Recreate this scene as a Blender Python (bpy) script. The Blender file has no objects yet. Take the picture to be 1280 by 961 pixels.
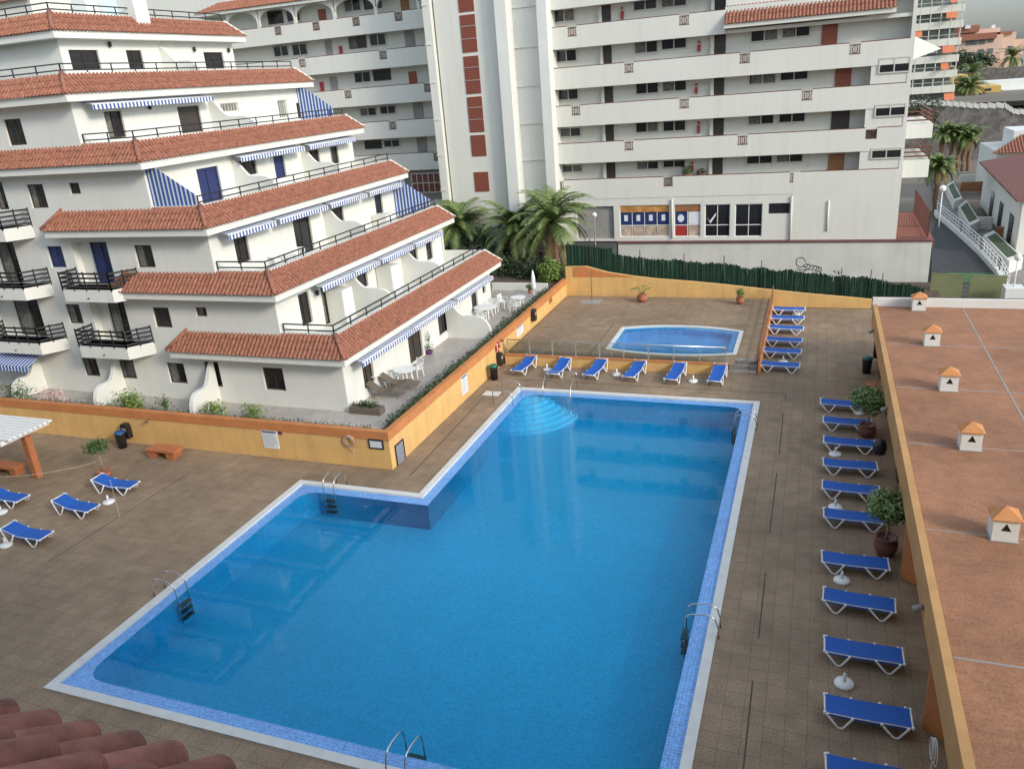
import bpy, bmesh, math, random
from mathutils import Vector, Matrix, noise
random.seed(7)
rad = math.radians
S = bpy.context.scene
COL = S.collection
PI = math.pi

# ---------------------------------------------------------------- camera
YAW, PIT, ROL, FPX, CH = -0.37912882, 0.36308881, -0.08201267, 991.99, 15.2
_f = Vector((math.sin(YAW)*math.cos(PIT), math.cos(YAW)*math.cos(PIT), -math.sin(PIT)))
_r = Vector((math.cos(YAW), -math.sin(YAW), 0))
_u = _r.cross(_f)
CR = math.cos(ROL)*_r + math.sin(ROL)*_u
CU = -math.sin(ROL)*_r + math.cos(ROL)*_u
CO = Vector((0, 0, CH))
cam = bpy.data.objects.new('camera', bpy.data.cameras.new('camera'))
COL.objects.link(cam)
m3 = Matrix((CR, CU, -_f)).transposed()
cam.matrix_world = Matrix.Translation(CO) @ m3.to_4x4()
cam.data.sensor_width = 36
cam.data.lens = FPX/1280*36
cam.data.clip_end = 20000
S.camera = cam

def ray(px): return _f*FPX + CR*(px[0]-640) - CU*(px[1]-480.5)
def uz(px, z=0): d = ray(px); return CO + d*((z-CH)/d.z)
def ux(px, x): d = ray(px); return CO + d*(x/d.x)
def uy(px, y): d = ray(px); return CO + d*(y/d.y)

# ---------------------------------------------------------------- light
SUN_EL, SUN_AZ = 25, 114       # compass azimuth measured from +Y towards +X
w = bpy.data.worlds.new('World'); S.world = w; w.use_nodes = True
nt = w.node_tree
sky = nt.nodes.new('ShaderNodeTexSky'); sky.sky_type = 'NISHITA'; sky.sun_disc = False
sky.sun_elevation = rad(SUN_EL); sky.sun_rotation = rad(SUN_AZ)
sky.air_density = 1.0; sky.dust_density = 1.0; sky.ozone_density = 1.2; sky.altitude = 20
bg = nt.nodes['Background']; bg.inputs['Strength'].default_value = 0.15
hs = nt.nodes.new('ShaderNodeHueSaturation'); hs.inputs['Saturation'].default_value = .4; hs.inputs['Value'].default_value = 1.0
nt.links.new(sky.outputs[0], hs.inputs['Color']); tc = nt.nodes.new('ShaderNodeTexCoord'); sx = nt.nodes.new('ShaderNodeSeparateXYZ'); nt.links.new(tc.outputs['Generated'], sx.inputs[0])
mr = nt.nodes.new('ShaderNodeMapRange'); mr.inputs[1].default_value = .0; mr.inputs[2].default_value = .55; mr.inputs[3].default_value = .40; mr.inputs[4].default_value = 1.55
nt.links.new(sx.outputs[2], mr.inputs[0])
vm = nt.nodes.new('ShaderNodeVectorMath'); vm.operation = 'SCALE'; nt.links.new(hs.outputs[0], vm.inputs[0]); nt.links.new(mr.outputs[0], vm.inputs['Scale'])
vt = nt.nodes.new('ShaderNodeVectorMath'); vt.operation = 'MULTIPLY'; vt.inputs[1].default_value = (.93, 1.0, 1.06); nt.links.new(vm.outputs[0], vt.inputs[0])
nt.links.new(vt.outputs[0], bg.inputs[0])
sl = bpy.data.lights.new('sun', 'SUN'); sl.energy = 1.5; sl.angle = rad(10); sl.color = (1, .90, .76)
so = bpy.data.objects.new('sun', sl); COL.objects.link(so)
sd = Vector((math.sin(rad(SUN_AZ))*math.cos(rad(SUN_EL)), math.cos(rad(SUN_AZ))*math.cos(rad(SUN_EL)), math.sin(rad(SUN_EL))))
so.rotation_euler = sd.to_track_quat('Z', 'Y').to_euler(); so.location = (40, -30, 60)
S.view_settings.view_transform = 'Standard'; S.view_settings.look = 'None'
S.view_settings.gamma = 1; S.view_settings.use_curve_mapping = False
S.view_settings.exposure = 0.7

# ---------------------------------------------------------------- materials
def pm(name, col, rough=.7, var=.12, scale=3, bump=0, bscale=None, metal=0, stain=0, spec=.5, coord='Object'):
    m = bpy.data.materials.new(name); m.use_nodes = True
    n = m.node_tree; b = n.nodes['Principled BSDF']
    b.inputs['Roughness'].default_value = rough; b.inputs['Metallic'].default_value = metal
    b.inputs['Specular IOR Level'].default_value = spec
    geo = n.nodes.new('ShaderNodeNewGeometry')
    src = geo.outputs['Position']
    t = n.nodes.new('ShaderNodeTexNoise'); t.inputs['Scale'].default_value = scale; t.inputs['Detail'].default_value = 5
    n.links.new(src, t.inputs['Vector'])
    r = n.nodes.new('ShaderNodeMapRange'); r.inputs[1].default_value = .25; r.inputs[2].default_value = .75
    r.inputs[3].default_value = 1-var; r.inputs[4].default_value = 1+var
    n.links.new(t.outputs[0], r.inputs[0])
    h = n.nodes.new('ShaderNodeVectorMath'); h.operation = 'SCALE'; h.inputs[0].default_value = col[:3]
    n.links.new(r.outputs[0], h.inputs['Scale'])
    out = h.outputs[0]
    if stain:      # long streaks of dirt running down the wall
        mp = n.nodes.new('ShaderNodeMapping'); mp.inputs['Scale'].default_value = (2.2, 2.2, .16)
        n.links.new(src, mp.inputs[0])
        t2 = n.nodes.new('ShaderNodeTexNoise'); t2.inputs['Scale'].default_value = 1.3; t2.inputs['Detail'].default_value = 6
        n.links.new(mp.outputs[0], t2.inputs['Vector'])
        r2 = n.nodes.new('ShaderNodeMapRange'); r2.inputs[1].default_value = .48; r2.inputs[2].default_value = .78
        r2.inputs[3].default_value = 1; r2.inputs[4].default_value = 1-stain
        n.links.new(t2.outputs[0], r2.inputs[0])
        h2 = n.nodes.new('ShaderNodeVectorMath'); h2.operation = 'SCALE'
        n.links.new(out, h2.inputs[0]); n.links.new(r2.outputs[0], h2.inputs['Scale']); out = h2.outputs[0]
    n.links.new(out, b.inputs['Base Color'])
    if bump:
        t3 = n.nodes.new('ShaderNodeTexNoise'); t3.inputs['Scale'].default_value = bscale or scale*6; t3.inputs['Detail'].default_value = 4
        n.links.new(src, t3.inputs['Vector'])
        bp = n.nodes.new('ShaderNodeBump'); bp.inputs['Strength'].default_value = bump; bp.inputs['Distance'].default_value = .03
        n.links.new(t3.outputs[0], bp.inputs['Height']); n.links.new(bp.outputs[0], b.inputs['Normal'])
    return m

def brickmat(name, c1, c2, mortar, bw, bh, ms=.02, off=.5, rough=.8, fine=40, fvar=.25, big=.25, bigvar=.15, bump=.2, plane='XY'):
    m = bpy.data.materials.new(name); m.use_nodes = True
    n = m.node_tree; b = n.nodes['Principled BSDF']; b.inputs['Roughness'].default_value = rough
    geo = n.nodes.new('ShaderNodeNewGeometry'); src = geo.outputs['Position']
    if plane == 'XZ':
        sp = n.nodes.new('ShaderNodeSeparateXYZ'); cb = n.nodes.new('ShaderNodeCombineXYZ')
        n.links.new(src, sp.inputs[0]); n.links.new(sp.outputs[0], cb.inputs[0]); n.links.new(sp.outputs[2], cb.inputs[1]); src2 = cb.outputs[0]
    else: src2 = src
    br = n.nodes.new('ShaderNodeTexBrick'); br.offset = off
    br.inputs['Scale'].default_value = 1; br.inputs['Brick Width'].default_value = bw; br.inputs['Row Height'].default_value = bh
    br.inputs['Mortar Size'].default_value = ms; br.inputs['Mortar Smooth'].default_value = .3
    br.inputs['Color1'].default_value = (*c1, 1); br.inputs['Color2'].default_value = (*c2, 1); br.inputs['Mortar'].default_value = (*mortar, 1)
    n.links.new(src2, br.inputs['Vector'])
    out = br.outputs[0]
    for sc, v in ((fine, fvar), (big, bigvar), (big*7, bigvar*.7)):
        t = n.nodes.new('ShaderNodeTexNoise'); t.inputs['Scale'].default_value = sc; t.inputs['Detail'].default_value = 4
        n.links.new(src, t.inputs['Vector'])
        r = n.nodes.new('ShaderNodeMapRange'); r.inputs[1].default_value = .3; r.inputs[2].default_value = .7
        r.inputs[3].default_value = 1-v; r.inputs[4].default_value = 1+v
        n.links.new(t.outputs[0], r.inputs[0])
        h = n.nodes.new('ShaderNodeVectorMath'); h.operation = 'SCALE'
        n.links.new(out, h.inputs[0]); n.links.new(r.outputs[0], h.inputs['Scale']); out = h.outputs[0]
    n.links.new(out, b.inputs['Base Color'])
    if bump:
        bp = n.nodes.new('ShaderNodeBump'); bp.inputs['Strength'].default_value = bump; bp.inputs['Distance'].default_value = .02
        n.links.new(br.outputs['Fac'], bp.inputs['Height']); bp.invert = True; n.links.new(bp.outputs[0], b.inputs['Normal'])
    return m

def stripemat(name, a, c, axis, freq, duty=.5):
    m = bpy.data.materials.new(name); m.use_nodes = True
    n = m.node_tree; b = n.nodes['Principled BSDF']; b.inputs['Roughness'].default_value = .8
    geo = n.nodes.new('ShaderNodeNewGeometry'); sp = n.nodes.new('ShaderNodeSeparateXYZ'); n.links.new(geo.outputs['Position'], sp.inputs[0])
    mu = n.nodes.new('ShaderNodeMath'); mu.operation = 'MULTIPLY'; mu.inputs[1].default_value = freq
    fr = n.nodes.new('ShaderNodeMath'); fr.operation = 'FRACT'; gt = n.nodes.new('ShaderNodeMath'); gt.operation = 'GREATER_THAN'; gt.inputs[1].default_value = duty
    n.links.new(sp.outputs['XYZ'.index(axis)], mu.inputs[0]); n.links.new(mu.outputs[0], fr.inputs[0]); n.links.new(fr.outputs[0], gt.inputs[0])
    mx = n.nodes.new('ShaderNodeMix'); mx.data_type = 'RGBA'; mx.inputs[6].default_value = (*a, 1); mx.inputs[7].default_value = (*c, 1)
    n.links.new(gt.outputs[0], mx.inputs[0]); n.links.new(mx.outputs[2], b.inputs['Base Color'])
    return m

def glassmat(name, tint, fac=.12):
    m = bpy.data.materials.new(name); m.use_nodes = True; n = m.node_tree
    n.nodes.remove(n.nodes['Principled BSDF']); o = n.nodes['Material Output']
    tr = n.nodes.new('ShaderNodeBsdfTransparent'); tr.inputs[0].default_value = (*tint, 1)
    gl = n.nodes.new('ShaderNodeBsdfGlossy'); gl.inputs['Roughness'].default_value = .05
    mx = n.nodes.new('ShaderNodeMixShader'); fr = n.nodes.new('ShaderNodeFresnel'); fr.inputs[0].default_value = 1.5
    n.links.new(fr.outputs[0], mx.inputs[0]); n.links.new(tr.outputs[0], mx.inputs[1]); n.links.new(gl.outputs[0], mx.inputs[2])
    n.links.new(mx.outputs[0], o.inputs[0]); return m

def watermat():
    m = bpy.data.materials.new('pool_water'); m.use_nodes = True; n = m.node_tree
    n.nodes.remove(n.nodes['Principled BSDF']); o = n.nodes['Material Output']
    tr = n.nodes.new('ShaderNodeBsdfTransparent'); tr.inputs[0].default_value = (.42, .93, 1, 1)
    gl = n.nodes.new('ShaderNodeBsdfGlossy'); gl.inputs['Roughness'].default_value = .03
    mx = n.nodes.new('ShaderNodeMixShader'); geo0 = n.nodes.new('ShaderNodeNewGeometry'); dt = n.nodes.new('ShaderNodeVectorMath'); dt.operation = 'DOT_PRODUCT'
    def mth(op, a, b=None):
        q = n.nodes.new('ShaderNodeMath'); q.operation = op
        for i, v in enumerate((a, b)):
            if v is None: continue
            if isinstance(v, (int, float)): q.inputs[i].default_value = v
            else: n.links.new(v, q.inputs[i])
        return q.outputs[0]
    n.links.new(geo0.outputs['Incoming'], dt.inputs[0])
    pw = mth('POWER', mth('SUBTRACT', 1.0, mth('ABSOLUTE', dt.outputs['Value'])), 5.0); sch = mth('ADD', mth('MULTIPLY', pw, .98), .02)
    geo = n.nodes.new('ShaderNodeNewGeometry')
    t = n.nodes.new('ShaderNodeTexNoise'); t.inputs['Scale'].default_value = 1.6; t.inputs['Detail'].default_value = 3
    n.links.new(geo.outputs['Position'], t.inputs['Vector'])
    bp = n.nodes.new('ShaderNodeBump'); bp.inputs['Strength'].default_value = .06; bp.inputs['Distance'].default_value = .04
    n.links.new(t.outputs[0], bp.inputs['Height']); n.links.new(bp.outputs[0], gl.inputs['Normal']); n.links.new(bp.outputs[0], dt.inputs[1])
    n.links.new(sch, mx.inputs[0]); n.links.new(tr.outputs[0], mx.inputs[1]); n.links.new(gl.outputs[0], mx.inputs[2])
    n.links.new(mx.outputs[0], o.inputs[0]); return m

M = {}
M['white'] = pm('white_render', (.695, .695, .64), .85, .035, .6, .25, 9, stain=.05)
M['white2'] = pm('white_render_far', (.67, .66, .59), .85, .03, .25, .1, 4, stain=.06)
M['whitedirty'] = pm('dirty_white_render', (.60, .59, .53), .9, .08, .8, .3, 10, stain=.10)
M['plastic'] = pm('white_plastic', (.78, .78, .76), .4, .04, 3)
M['draindark'] = pm('drain_slot', (.075, .058, .045), .8, .2, 8)
M['ownwall'] = pm('own_block_render', (.55, .50, .41), .9, .08, .5)
M['tile'] = pm('terracotta_tile', (.30, .122, .074), .85, .42, 5.5, .3, 30)
M['tileridge'] = pm('terracotta_ridge', (.36, .15, .09), .8, .25, 5, .3, 30)
M['tilenear'] = pm('terracotta_near', (.25, .095, .068), .9, .45, 9, .3, 90)
M['iron'] = pm('black_iron', (.018, .018, .02), .5, .1, 5)
M['rediron'] = pm('brown_iron', (.13, .045, .035), .6, .1, 5)
M['steel'] = pm('stainless_steel', (.6, .6, .6), .25, .05, 5, metal=1)
M['dark'] = pm('dark_glass', (.02, .02, .022), .12, .2, 2)
M['darkdoor'] = pm('dark_door', (.045, .035, .03), .5, .2, 3)
M['brownframe'] = pm('brown_frame', (.05, .03, .02), .5, .15, 5)
M['alu'] = pm('aluminium_frame', (.55, .54, .48), .5, .05, 5)
M['blue_door'] = pm('blue_shutter', (.02, .03, .11), .5, .15, 5)
M['curtain'] = pm('grey_curtain', (.16, .155, .14), .9, .5, 6)
M['reddoor'] = pm('red_wood_door', (.26, .07, .035), .5, .15, 5)
M['wood'] = pm('brown_wood', (.30, .13, .05), .6, .2, 5)
M['red'] = pm('red_paint', (.36, .035, .03), .5, .1, 5)
M['orange'] = pm('ochre_render', (.68, .42, .155), .85, .09, .9, .3, 12, stain=.14)
M['orangedark'] = pm('orange_trim', (.52, .20, .065), .8, .12, 1.5, .3, 12)
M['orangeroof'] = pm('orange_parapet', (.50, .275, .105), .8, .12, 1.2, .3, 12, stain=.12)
M['bench'] = pm('terracotta_paint', (.42, .15, .06), .7, .12, 3)
M['deck'] = brickmat('deck_pavers', (.275, .196, .124), (.248, .174, .108), (.195, .136, .088), .5, .5, .014, 0, .85, 26, .36, .22, .2)
M['roofbrick'] = brickmat('brick_roof', (.34, .155, .076), (.29, .13, .064), (.31, .17, .10), .26, .11, .008, .5, .85, 16, .22, .22, .18)
M['coping'] = pm('white_coping', (.62, .62, .58), .7, .08, 2.5, .2, 20)
M['gutter'] = brickmat('light_mosaic', (.09, .28, .62), (.14, .34, .70), (.22, .41, .74), .1, .1, .012, 0, .3, 14, .22, .6, .08, 0)
M['gutterstep'] = brickmat('blue_mosaic', (.16, .44, .66), (.17, .46, .68), (.19, .48, .70), .1, .1, .01, 0, .3, 14, .18, .6, .08, 0)
M['basin'] = brickmat('basin_mosaic', (.028, .262, .465), (.022, .242, .435), (.035, .28, .48), .16, .16, .014, 0, .35, 11, .14, .10, .05, 0)
M['basinwall'] = brickmat('shaded_wall_mosaic', (.032, .245, .46), (.027, .225, .43), (.04, .262, .48), .11, .11, .012, 0, .35, 9, .16, .22, .10, 0)  # slightly darker than the floor mosaic, shading under water put into the colour
M['kidbasin'] = brickmat('kids_basin_mosaic', (.22, .26, .55), (.19, .23, .50), (.25, .29, .58), .1, .1, .01, 0, .35, 9, .18, 1.2, .15, 0)
M['water'] = watermat()
M['clear'] = glassmat('railing_glass', (.86, .90, .88))
M['blue'] = pm('blue_mesh_fabric', (.012, .10, .42), .75, .08, 12, .2, 90)
M['terracotta'] = pm('terracotta_pot', (.36, .13, .075), .75, .12, 6, .2, 30)
M['darkpot'] = pm('dark_terracotta_pot', (.17, .07, .055), .5, .12, 6, .2, 30)
M['leaf'] = pm('leaf_green', (.065, .12, .03), .55, .45, 5)
M['leaflight'] = pm('light_leaf_green', (.16, .24, .05), .55, .4, 5)
M['leafpot'] = pm('glossy_leaf', (.15, .23, .065), .3, .6, 9)
M['hedge'] = pm('hedge_green', (.05, .075, .03), .7, .5, 4)
M['palm'] = pm('palm_green', (.15, .205, .06), .5, .35, 2.5)
M['palmdry'] = pm('dry_palm', (.20, .15, .06), .8, .3, 3)
M['trunk'] = pm('palm_trunk', (.20, .11, .065), .9, .4, 7, .8, 15)
M['bark'] = pm('pale_bark', (.32, .27, .2), .9, .3, 8, .5, 25)
M['soil'] = pm('soil', (.10, .07, .05), 1, .4, 3, .5, 10)
M['fencegreen'] = pm('green_brushwood', (.012, .048, .026), .9, .6, 9, .8, 30)
M['asphalt'] = pm('asphalt', (.055, .055, .055), .9, .2, 2, .3, 40)
M['concrete'] = pm('concrete', (.30, .29, .27), .9, .15, 1.5, .3, 15)
M['pavement'] = brickmat('grey_pavement', (.28, .25, .22), (.24, .21, .19), (.18, .16, .14), .4, .4, .02, 0, .85, 20, .15, .3, .15)
M['terrace'] = brickmat('terrace_tiles', (.42, .38, .34), (.38, .35, .31), (.3, .27, .25), .33, .33, .01, 0, .5, 10, .08, .4, .12)
M['stone'] = pm('dark_stone_wall', (.15, .135, .12), .95, .55, 1.3, 1, 5)
M['ground'] = pm('dry_ground', (.18, .155, .12), 1, .3, .05, .3, 1)
M['sea'] = pm('sea_water', (.06, .10, .13), .25, .1, .01)
M['pink'] = pm('pink_render', (.68, .47, .36), .85, .06, .2)
M['yellow'] = pm('yellow_render', (.62, .42, .13), .85, .1, .2)
M['cream'] = pm('cream_render', (.66, .65, .56), .85, .05, .2)
M['glassfar'] = pm('balcony_glazing', (.14, .16, .15), .3, .5, .8)
M['awnorange'] = pm('orange_awning', (.60, .19, .09), .8, .1, 2)
M['brickred'] = stripemat('brick_lattice', (.27, .075, .04), (.17, .045, .028), 'Z', 7, .35)
M['stripeY'] = stripemat('blue_white_stripes', (.05, .10, .30), (.72, .72, .70), 'Y', 4.2, .5)
M['stripeX'] = stripemat('blue_white_stripes_side', (.04, .10, .32), (.62, .65, .70), 'X', 4.2, .62)
M['redroof'] = stripemat('ribbed_red_roof', (.22, .085, .06), (.14, .05, .04), 'X', 4, .5)
M['binblack'] = pm('black_bin_plastic', (.015, .015, .016), .35, .2, 5)
M['binblue'] = pm('blue_bin_lid', (.01, .07, .2), .4, .2, 5)
M['bingreen'] = pm('green_bin_lid', (.01, .14, .09), .4, .2, 5)
M['sign'] = pm('sign_white', (.72, .74, .76), .5, .04, 3)
M['navy'] = pm('navy_print', (.02, .04, .14), .4, .2, 6)
M['signgrey'] = pm('sign_text_grey', (.22, .24, .28), .6, .2, 8)
M['shoporange'] = pm('orange_shop_print', (.50, .24, .07), .5, .5, 2.2)
M['shopbeige'] = pm('beige_shop_print', (.50, .38, .28), .5, .35, 2.5)
M['gategreen'] = pm('olive_gate', (.19, .20, .095), .6, .1, 3)
M['turf'] = pm('green_mat', (.04, .16, .05), .9, .2, 3)
M['rattan'] = pm('brown_rattan', (.14, .11, .08), .8, .25, 20)
M['rope'] = pm('white_rope', (.6, .55, .5), .8, .1, 10)
M['pavred'] = pm('red_tile_floor', (.26, .09, .06), .7, .15, 2)
M['graffiti'] = pm('black_spray', (.03, .03, .03), .8, .2, 5)
M['globe'] = pm('white_globe', (.8, .8, .76), .3, .02, 2)
M['purple'] = pm('purple_flower', (.12, .03, .12), .8, .3, 9)
M['flower'] = pm('pink_flower', (.62, .42, .40), .8, .3, 9)

# ---------------------------------------------------------------- mesh helpers
class MB:
    def __init__(s): s.v = []; s.f = []; s.sm = []
    def add(s, vs, fs, smooth=False):
        o = len(s.v); s.v += [tuple(p) for p in vs]
        for f in fs: s.f.append(tuple(i+o for i in f)); s.sm.append(smooth)
        return s
    def box(s, x0, x1, y0, y1, z0, z1):
        if x0 > x1: x0, x1 = x1, x0
        if y0 > y1: y0, y1 = y1, y0
        if z0 > z1: z0, z1 = z1, z0
        vs = [(x, y, z) for z in (z0, z1) for x, y in ((x0, y0), (x1, y0), (x1, y1), (x0, y1))]
        return s.add(vs, [(3, 2, 1, 0), (4, 5, 6, 7), (0, 1, 5, 4), (1, 2, 6, 5), (2, 3, 7, 6), (3, 0, 4, 7)])
    def quad(s, a, b, c, d): return s.add([a, b, c, d], [(0, 1, 2, 3)])
    def prism(s, pts, vec):          # polygon (3D points) extruded along vec
        n = len(pts); vec = Vector(vec); p = [Vector(q) for q in pts]
        return s.add(p+[q+vec for q in p], [tuple(range(n-1, -1, -1)), tuple(range(n, 2*n))]+[(i, (i+1) % n, n+(i+1) % n, n+i) for i in range(n)])
    def tube(s, pts, r, n=8, caps=True):
        P = [Vector(p) for p in pts]; rs = r if isinstance(r, (list, tuple)) else [r]*len(P)
        vs = []; fs = []; up = None
        for i, p in enumerate(P):
            t = (P[min(i+1, len(P)-1)]-P[max(i-1, 0)]).normalized()
            if up is None: up = Vector((0, 0, 1)) if abs(t.z) < .9 else Vector((1, 0, 0))
            a = t.cross(up)
            if a.length < 1e-4: a = t.cross(Vector((1, .3, 0)))
            a.normalize(); b = a.cross(t).normalized(); up = b
            for k in range(n):
                an = 2*PI*k/n; vs.append(p+(a*math.cos(an)+b*math.sin(an))*rs[i])
        for i in range(len(P)-1):
            for k in range(n): fs.append((i*n+k, i*n+(k+1) % n, (i+1)*n+(k+1) % n, (i+1)*n+k))
        if caps: fs += [tuple(range(n-1, -1, -1)), tuple((len(P)-1)*n+k for k in range(n))]
        return s.add(vs, fs, True)
    def lathe(s, prof, c, n=20):     # prof = [(r, z)...]
        vs = []; fs = []
        for r, z in prof:
            for k in range(n): a = 2*PI*k/n; vs.append((c[0]+r*math.cos(a), c[1]+r*math.sin(a), c[2]+z))
        for i in range(len(prof)-1):
            for k in range(n): fs.append((i*n+k, i*n+(k+1) % n, (i+1)*n+(k+1) % n, (i+1)*n+k))
        fs += [tuple(range(n-1, -1, -1)), tuple((len(prof)-1)*n+k for k in range(n))]
        return s.add(vs, fs, True)
    def bar(s, a, b, w, h):          # square bar between two points
        a = Vector(a); b = Vector(b); t = (b-a).normalized()
        sd_ = t.cross(Vector((0, 0, 1)))
        if sd_.length < 1e-4: sd_ = Vector((1, 0, 0))
        sd_.normalize(); up = sd_.cross(t)
        vs = [p+sd_*(i*w/2)+up*(j*h/2) for p in (a, b) for i, j in ((-1, -1), (1, -1), (1, 1), (-1, 1))]
        return s.add(vs, [(3, 2, 1, 0), (4, 5, 6, 7), (0, 1, 5, 4), (1, 2, 6, 5), (2, 3, 7, 6), (3, 0, 4, 7)])
    def leaves(s, c, R, n, size, shell=.45, flat=1.0):
        c = Vector(c)
        for _ in range(n):
            d = Vector((random.gauss(0, 1), random.gauss(0, 1), random.gauss(0, 1))).normalized()
            q = noise.noise(d*1.7+c)*.45+1
            rr = (random.random()**shell)*q
            p = c+Vector((d.x*R[0], d.y*R[1], d.z*R[2]))*rr
            nrm = (d+Vector((random.uniform(-1, 1), random.uniform(-1, 1), random.uniform(-.4, 1.3)))*.9).normalized()
            a = nrm.orthogonal().normalized(); an = random.uniform(0, 2*PI)
            a = a*math.cos(an)+nrm.cross(a)*math.sin(an); b = nrm.cross(a)
            l = size*random.uniform(.6, 1.3); ww = l*.45
            s.add([p-a*l/2, p+b*ww/2+nrm*.1*l, p+a*l/2, p-b*ww/2+nrm*.1*l], [(0, 1, 2, 3)])
        return s
    def build(s, name, mat, parent=None):
        me = bpy.data.meshes.new(name); me.from_pydata(s.v, [], s.f); me.validate()
        if len(me.polygons) == len(s.sm): me.polygons.foreach_set('use_smooth', s.sm)
        me.materials.append(M[mat] if isinstance(mat, str) else mat); me.update()
        bm = bmesh.new(); bm.from_mesh(me); bmesh.ops.recalc_face_normals(bm, faces=bm.faces)
        if name == 'water':
            for f in bm.faces:
                if f.normal.z < 0: f.normal_flip()
        bm.to_mesh(me); bm.free()
        o = bpy.data.objects.new(name, me); COL.objects.link(o)
        if parent: o.parent = parent; 
        return o

def tag(o, label=None, cat=None, group=None, kind=None):
    if label: o['label'] = label
    if cat: o['category'] = cat
    if group: o['group'] = group
    if kind: o['kind'] = kind
    return o
def empty(name, loc, label, cat, group=None, rz=0):
    o = bpy.data.objects.new(name, None); COL.objects.link(o); o.location = loc; o.rotation_euler = (0, 0, rz)
    o.empty_display_size = .2
    return tag(o, label, cat, group)
def W(mb, name, mat, root):          # a mesh given in world coordinates, under a root at its own location (no rotation)
    o = mb.build(name, mat, root)
    b = Vector((0, 0, 0)); p = root
    while p is not None: b += p.location; p = p.parent
    o.location = -b if o.parent else (0, 0, 0)
    return o
def dup(o, parent=None):
    c = o.copy(); COL.objects.link(c); c.parent = parent
    for ch in list(o.children): dup(ch, c)
    return c
def structure(mb, name, mat): return tag(mb.build(name, mat), kind='structure')

# ---------------------------------------------------------------- the ground
structure(MB().add([(-4000, -600, -1.62), (900, -600, -1.62), (900, 330, -1.62), (-4000, 330, -1.62)], [(0, 1, 2, 3)]), 'ground', 'ground')
structure(MB().add([(-15000, -2000, -22), (15000, -2000, -22), (15000, 15000, -22), (-15000, 15000, -22)], [(0, 1, 2, 3)]), 'sea', 'sea')

PX0, PX1, PY0, PY1 = -20.03, -1.98, 12.07, 36.8       # outer coping line of the pool
QX, QY = -14.35, 24.95                                # inner corner of the L
def lshape(i):                                        # inset L outline
    return [(PX0+i, PY0+i), (PX1-i, PY0+i), (PX1-i, PY1-i), (QX+i, PY1-i), (QX+i, QY-i), (PX0+i, QY-i)]
def ring(mb, a, b, z, za=None):
    n = len(a); za = z if za is None else za
    return mb.add([(x, y, za) for x, y in a]+[(x, y, z) for x, y in b], [(i, (i+1) % n, n+(i+1) % n, n+i) for i in range(n)])
DX0, DX1, DY0, DY1 = -62, 9, -8, 53.3
KX0, KX1, KY0 = -16.3, -2.35, 40.3                    # raised paddling pool deck
d = MB()
d.box(DX0, PX0, DY0, DY1, -1.6, 0); d.box(PX1, DX1, DY0, DY1, -1.6, 0)
d.box(PX0, PX1, DY0, PY0, -1.6, 0); d.box(QX, PX1, PY1, DY1, -1.6, 0); d.box(PX0, QX, QY, DY1, -1.6, 0)
structure(d, 'pool_deck', 'deck')
# main pool: coping, overflow channel, basin, steps, water
cp = MB(); a0, a1 = lshape(0), lshape(.28)
ring(cp, a0, a1, .035); ring(cp, a0, a0, -.3, .035); ring(cp, a1, a1, -.12, .035)
pool = empty('swimming_pool', (PX0, PY0, 0), 'large L shaped swimming pool with blue mosaic and white coping', 'swimming pool')
W(cp, 'coping', 'coping', pool)
g = MB(); a2 = lshape(.72)
def fillet(pts, r, n=5):
    out = []; N = len(pts)
    for i in range(N):
        p = Vector((*pts[i], 0)); a = (Vector((*pts[i-1], 0))-p).normalized(); b = (Vector((*pts[(i+1) % N], 0))-p).normalized()
        cr = a.cross(b).z
        if cr > 0: out += [tuple(p[:2])]*(n+1); continue      # keep the reflex corner sharp
        for k in range(n+1):
            t = k/n; q = p+a*r*(1-t)**2+b*r*t**2; out.append((q.x, q.y))
    return out
def rep(pts, n=5): return [p for p in pts for _ in range(n+1)]
fa2 = fillet(a2, .75)
ring(g, rep(a1), fa2, -.045)
W(g, 'overflow_channel', 'gutter', pool)
DEP = -1.15
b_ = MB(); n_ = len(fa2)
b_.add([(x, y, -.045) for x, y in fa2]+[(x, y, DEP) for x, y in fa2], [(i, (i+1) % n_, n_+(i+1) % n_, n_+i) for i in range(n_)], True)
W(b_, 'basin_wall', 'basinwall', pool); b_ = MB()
b_.box(PX0+.4, PX1-.4, PY0+.4, PY1-.4, DEP-.2, DEP)
W(b_, 'basin_floor', 'basin', pool)
st = MB()
for k in range(6):
    r = 1.25+.30*k; zt = -.16-.16*k
    c = (QX+.72, PY1-.72); arc = [(c[0]+r*math.cos(t), c[1]+r*math.sin(t), zt) for t in [-PI/2+PI/2*j/14 for j in range(15)]]
    st.prism([(c[0], c[1], zt)]+arc, (0, 0, DEP-.02-zt))
W(st, 'corner_steps', 'gutterstep', pool)
se = MB()
for k in range(6):
    r = 1.25+.30*k; zt = -.16-.16*k; n = 18; vs = []
    for j in range(n+1):
        t = -PI/2+PI/2*j/n
        vs += [(c[0]+r*math.cos(t), c[1]+r*math.sin(t), zt+.004), (c[0]+(r-.05)*math.cos(t), c[1]+(r-.05)*math.sin(t), zt+.004)]
    se.add(vs, [(2*j, 2*j+2, 2*j+3, 2*j+1) for j in range(n)])
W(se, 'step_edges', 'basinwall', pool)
W(MB().add([(x, y, -.06) for x, y in lshape(.70)], [tuple(range(6))]), 'water', 'water', pool)

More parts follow.
